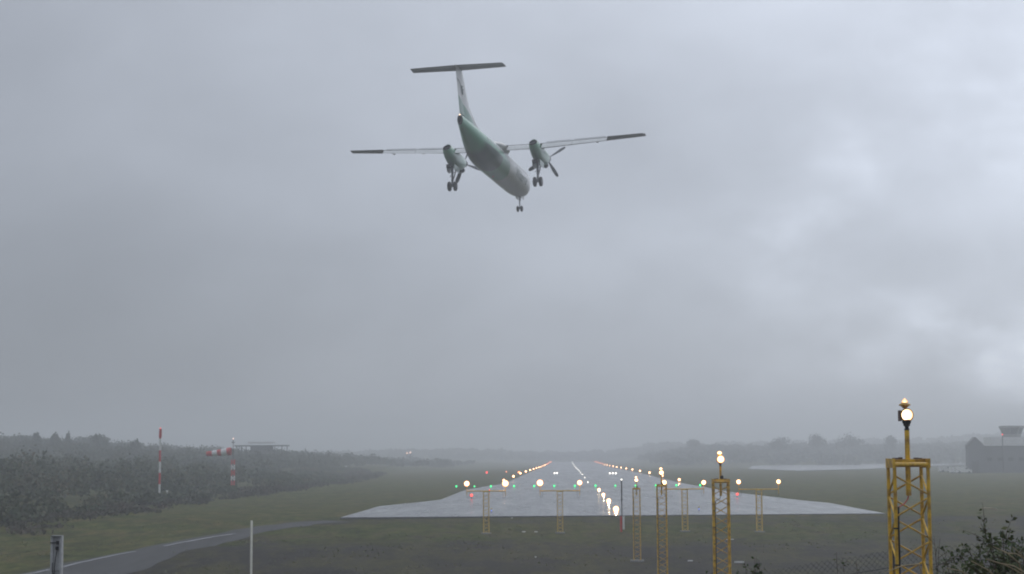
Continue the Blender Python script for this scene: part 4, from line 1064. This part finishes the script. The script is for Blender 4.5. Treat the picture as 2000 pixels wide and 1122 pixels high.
wch = lambda y: 2.35 - max(0, abs(y) - 4.3) * .118
for sg in (-1, 1):
    w_ = wingloft(MB(), [(sg * y, wle(y), wch(y) * (.74 if y < 13.5 else .70), wz(y)) for y in (0, 1.4, 4.3, 7, 10, 12.8, 13.6)], .21).build('wing', M['agrey'], air, True)
    # flaps: lowered 20 degrees, in three panels; aileron outboard
    def panel(name, ya, yb, defl, mt, gap=.02, ext=0.0, dz=0.0, chs=.30):
        rings = []
        for y in (ya, yb):
            ch = wch(y); c0 = wle(y) + ch * .74 + gap + ext; cc2 = ch * chs; r_ = []
            for (u, v) in foil(th=.12):
                a = R(defl); xx = u * cc2; zz_ = v * cc2
                r_.append(PP(c0 + xx * math.cos(a) + zz_ * math.sin(a), sg * y, wz(y) - .02 + dz - xx * math.sin(a) + zz_ * math.cos(a)))
            rings.append(r_)
        return loft_rings(MB(), rings).build(name, mt, w_, True)
    panel('flap', 1.38, 3.42, 34, M['awhite'], ext=.03, dz=-.05, chs=.42)
    panel('flap', 4.5, 7.2, 34, M['awhite'], ext=.03, dz=-.05, chs=.42)
    panel('flap', 7.24, 10.3, 34, M['awhite'], ext=.03, dz=-.05, chs=.42)
    panel('aileron', 10.36, 13.5, 4, M['agreydark'], chs=.27)
    for k, (ya, yb) in enumerate(((4.8, 7.0), (7.3, 10.1))):           # spoilers lying in the upper skin
        V = []
        for y in (ya, yb): V += [PP(wle(y) + wch(y) * .60, sg * y, wz(y) + wch(y) * .062), PP(wle(y) + wch(y) * .735, sg * y, wz(y) + wch(y) * .035)]
        MB().add(V + [v + Vector((0, 0, .03)) for v in V], [(0, 1, 3, 2), (4, 6, 7, 5), (0, 4, 5, 1), (1, 5, 7, 3), (3, 7, 6, 2), (2, 6, 4, 0)]).build('spoiler', M['agrey'], w_)
    for y in (6.6, 9.4):
        a = PP(wle(y) + wch(y) * .45, sg * y, wz(y) - .2); b = PP(wle(y) + wch(y) * 1.02, sg * y, wz(y) - .40)
        MB().tube([a, a.lerp(b, .35) + Vector((0, 0, -.06)), a.lerp(b, .8) + Vector((0, 0, -.02)), b], [.03, .10, .09, .03], 8).build('flap_fairing', M['awhite'], w_, True)
    # nacelle
    NT = [(7.95, 1.02, .36, .38), (8.3, .93, .46, .54), (9.0, .82, .53, .70), (10.0, .76, .57, .80), (11.2, .72, .58, .86), (12.2, .76, .57, .84), (12.8, .86, .54, .74), (13.3, 1.00, .50, .62), (13.7, 1.12, .45, .50)]
    NT = [(a_, b_, c_ * .9, d_) for a_, b_, c_, d_ in NT]
    rings = []
    for s_, zc, ry, rz_ in NT[:-1]: rings.append([PP(s_, sg * 3.94 + ry * math.cos(a), zc + rz_ * math.sin(a)) for a in [2 * math.pi * i / 28 for i in range(28)]])
    for (s_, zc, ry, rz_, k) in ((13.6, 1.14, .40, .42, .8), (13.65, 1.22, .345, .33, 1.7)):
        rings.append([PP(s_ - k * rz_ * math.sin(a), sg * 3.94 + ry * math.cos(a), zc + rz_ * math.sin(a)) for a in [2 * math.pi * i / 28 for i in range(28)]])
    nac = loft_rings(MB(), rings, endcap=False).build('nacelle', LV_['nacelle'], air, True)
    rings = [[PP(s_ - k * rz_ * math.sin(a), sg * 3.94 + ry * math.cos(a), zc + rz_ * math.sin(a)) for a in [2 * math.pi * i / 24 for i in range(24)]] for (s_, zc, ry, rz_, k) in ((13.61, 1.20, .33, .31, 1.7), (13.71, 1.28, .33, .31, 1.7), (13.71, 1.28, .28, .26, 1.7), (13.15, 1.1, .25, .22, 1.7))]
    loft_rings(MB(), rings).build('exhaust', M['adark'], nac, True)
    for q in (-1, 1):
        MB().box((sg * 3.94 + q * .34, WS - 11.6, -.28), (.04, 1.7, .5), Matrix.Translation((0, 0, 0))).build('gear_door', LV_['nacelle'], nac)
    MB().lathe([(.18, 0), (.24, .1), (.24, .3), (.18, .38)], 12, M=Matrix.Translation((sg * 3.94, WS - 8.5, .28)), axis='Y').build('air_intake', M['adark'], nac, True)
    # propeller
    hub = PP(7.72, sg * 3.94, 1.02)
    pr = bpy.data.objects.new('propeller', None); C.objects.link(pr); pr.parent = air; pr.location = hub
    MB().lathe([(.36, -.22), (.36, 0), (.33, .2), (.24, .42), (.10, .56), (.005, .60)], 20, axis='Y').build('spinner', M['adark'], pr, True)
    b0_ = 30 if sg > 0 else -22
    for k in range(4):
        a = R(b0_ + 90 * k); V = []; F_ = []
        prof = [(.25, .08, 60), (.5, .14, 54), (.9, .18, 46), (1.35, .20, 38), (1.75, .175, 33), (1.95, .11, 30), (1.99, .04, 29)]
        for (rr_, cw, tw) in prof:
            for (cu_, tk) in ((-1, 0), (0, .1), (1, 0), (0, -.1)):
                c_ = cu_ * cw; th_ = tk * cw * 1.6
                tx_ = c_ * math.cos(R(tw)) - th_ * math.sin(R(tw)); ty_ = c_ * math.sin(R(tw)) + th_ * math.cos(R(tw))
                V.append(Vector((rr_ * math.cos(a) - tx_ * math.sin(a), ty_, rr_ * math.sin(a) + tx_ * math.cos(a))))
        for i in range(len(prof) - 1):
            for q in range(4): F_.append((i * 4 + q, i * 4 + (q + 1) % 4, (i + 1) * 4 + (q + 1) % 4, (i + 1) * 4 + q))
        F_ += [(3, 2, 1, 0), tuple((len(prof) - 1) * 4 + q for q in range(4))]
        MB().add(V, F_).build('blade', M['blade'], pr, True)
    # main gear
    g = bpy.data.objects.new('main_gear', None); C.objects.link(g); g.parent = air; g.location = PP(11.8, sg * 3.94, 0)
    wzc = -1.93
    MB().tube([(0, 0, .1), (0, -.02, -1.1), (0, -.02, wzc)], [.12, .10, .075], 10).build('strut', M['strut'], g, True)
    MB().tube([(0, 1.55, .05), (.0, .02, -1.55)], .06, 8).tube([(.0, 1.5, -.1), (-.25, .1, -1.0)], .03, 6).build('drag_brace', M['strut'], g, True)
    MB().tube([(0, -.1, -1.1), (0, -.3, -1.45), (0, -.08, wzc + .2)], .03, 6).build('torque_link', M['strut'], g)
    MB().box((-.08, -.85, -.25), (.42, .4, .3)).build('gear_door', M['adark'], g)
    MB().box((-.30, -.25, -.5), (.05, .8, .4)).build('gear_door', M['agreydark'], g)
    MB().tube([(-.38, -.02, wzc), (.38, -.02, wzc)], .06, 8).build('axle', M['strut'], g)
    tw_ = [(.18, -.13), (.33, -.135), (.42, -.1), (.44, 0), (.42, .1), (.33, .135), (.18, .13)]
    for q in (-1, 1):
        wh = MB().lathe(tw_, 24, axis='X').build('wheel', M['tyre'], g, True, loc=(q * .27, -.02, wzc))
        # hubs are sub-parts of the gear beside each tyre
        MB().lathe([(.17, -.05), (.17, .03), (.08, .05)], 12, M=Matrix.Translation((q * .27 + q * .10, -.02, wzc)), axis='X').build('wheel_hub', M['strut'], g, True)
g = bpy.data.objects.new('nose_gear', None); C.objects.link(g); g.parent = air; g.location = PP(1.75, 0, -1.0)
MB().tube([(0, 0, .1), (0, 0, -1.38)], [.07, .05], 8).build('strut', M['strut'], g, True)
MB().tube([(0, .5, .05), (0, .03, -.8)], .035, 6).build('drag_brace', M['strut'], g, True)
for q in (-1, 1):
    MB().box((q * .26, .1, -.18), (.03, 1.2, .42)).build('gear_door', M['awhite'], g)
    MB().lathe([(.1, -.09), (.22, -.095), (.28, -.06), (.295, 0), (.28, .06), (.22, .095), (.1, .09)], 20, axis='X').build('wheel', M['tyre'], g, True, loc=(q * .19, 0, -1.36))
MB().tube([(-.2, 0, -1.36), (.2, 0, -1.36)], .04, 6).build('axle', M['strut'], g)
MB().lathe([(.08, 0), (.09, .06), (.03, .1)], 10, axis='Y').build('taxi_light_unit', M['steel'], g, loc=(0, .08, -.5))
# fin, dorsal fillet, rudder
FZ = [(1.0, 18.9, 4.8), (1.7, 20.1, 4.05), (2.4, 21.0, 3.4), (3.4, 21.9, 2.85), (4.4, 22.7, 2.4), (5.1, 23.3, 2.1), (5.38, 23.5, 2.0)]
fin = wingloft(MB(), [(z, le, ch * .66, 0) for z, le, ch in FZ], .17, vertical=True).build('fin', LV_['fin'], air, True)
wingloft(MB(), [(z, le + ch * .645, ch * .35, 0) for z, le, ch in FZ if z > 1.5], .14, vertical=True).build('rudder', LV_['rudder'], fin, True)
mb = MB(); V = []
for (s_, z, w2) in ((13.6, 1.36, .02), (16.2, 1.52, .09), (18.0, 1.8, .16), (19.5, 2.2, .16), (20.9, 2.85, .10)):
    V.append([PP(s_, -w2, z - .35), PP(s_, -w2 * .4, z - .02), PP(s_, 0, z), PP(s_, w2 * .4, z - .02), PP(s_, w2, z - .35), PP(s_, 0, z - .8)])
loft_rings(mb, V).build('dorsal_fillet', M['awhite'], fin, True)
# bird emblem on both faces of the fin
M['emblem'] = mat('dark_green_emblem', (.010, .045, .035), .4)
def fin_pt(s_, z, sg):
    le, ch = interp([(q[0], q[1], q[2]) for q in FZ], z); u = min(max((s_ - le) / (ch * .66), 0.02), .98)
    t_ = 5 * .17 * (.2969 * math.sqrt(u) - .126 * u - .3516 * u * u + .2843 * u ** 3 - .1015 * u ** 4)
    return PP(s_, sg * (max(t_ * ch * .66 * 1.15, .075 if s_ > le + ch * .62 and s_ < le + ch * .95 else 0) + .015), z)
for sg in (-1, 1):
    def ribbon(pts):
        V = []; F_ = []
        for (s_, z, h2) in pts: V += [fin_pt(s_ + .75, z + .3 + h2 * 1.7, sg), fin_pt(s_ + .75, z + .3 - h2 * 1.7, sg)]
        for i in range(len(pts) - 1): F_.append((2 * i, 2 * i + 1, 2 * i + 3, 2 * i + 2))
        return V, F_
    mb = MB(); mb.add(*ribbon([(24.3, 4.1, .012), (23.9, 3.98, .03), (23.5, 3.8, .06), (23.15, 3.58, .12), (22.85, 3.35, .17), (22.6, 3.18, .06)]))
    mb.add(*ribbon([(23.1, 3.62, .05), (22.9, 3.72, .03), (22.65, 3.76, .01)])); mb.add(*ribbon([(23.0, 3.4, .06), (22.75, 3.48, .03), (22.5, 3.5, .01)]))
    mb.build('emblem', M['emblem'], fin)
# tailplane
for sg in (-1, 1):
    tp = wingloft(MB(), [(sg * y, 23.8 + y * .06, (1.75 - y * .115) * .66, 5.36) for y in (0, 1.5, 3.0, 3.96)], .13).build('tailplane', M['agreydark'], air, True)
    wingloft(MB(), [(sg * y, 23.8 + y * .06 + (1.75 - y * .115) * .665, (1.75 - y * .115) * .34 * (1 if y < 3.9 else .72), 5.37) for y in (.04, 1.5, 3.0, 3.8, 3.96)], .10).build('elevator', M['agreydark'], tp, True)
MB().tube([PP(23.3, 0, 5.39), PP(23.9, 0, 5.42), PP(25.0, 0, 5.42), PP(25.6, 0, 5.36)], [.02, .17, .15, .04], 12).build('fin_tip_fairing', M['awhite'], fin, True)
# wing to body fairing
rings = []
for s_, zc, ry, rz_ in ((9.2, 1.15, .35, .15), (9.8, 1.3, .85, .38), (10.6, 1.36, 1.15, .46), (12.6, 1.34, 1.2, .44), (13.8, 1.25, .95, .34), (15.0, 1.12, .4, .2)):
    rings.append([PP(s_, ry * math.cos(a), zc + rz_ * math.sin(a)) for a in [2 * math.pi * i / 28 for i in range(28)]])
loft_rings(MB(), rings).build('wing_fairing', M['awhite'], air, True)
MB().lathe([(.02, 0), (.09, .02), (.06, .09), (.01, .1)], 10).build('beacon_lamp', M['red'], air, True, loc=PP(12.5, 0, -1.44))


# ---------------------------------------------------------------- haze
zlo = float(GZ.min()) - 1.0
mb = MB().box((0, 1400, (zlo + CAMZ + 37.5) / 2), (6400, 3400, CAMZ + 37.5 - zlo))
hm = bpy.data.materials.new('haze_air'); hm.use_nodes = True; hn = hm.node_tree; hn.nodes.clear()
ho = N(hn.nodes, 'ShaderNodeOutputMaterial'); pv = N(hn.nodes, 'ShaderNodeVolumePrincipled')
pv.inputs['Color'].default_value = (.93, .955, .985, 1); pv.inputs['Density'].default_value = HAZE; pv.inputs['Anisotropy'].default_value = .6
hn.links.new(pv.outputs[0], ho.inputs['Volume'])
h = mb.build('haze', hm, None); tag(h, 'thin wet mist filling the air over the airfield', kind='stuff')
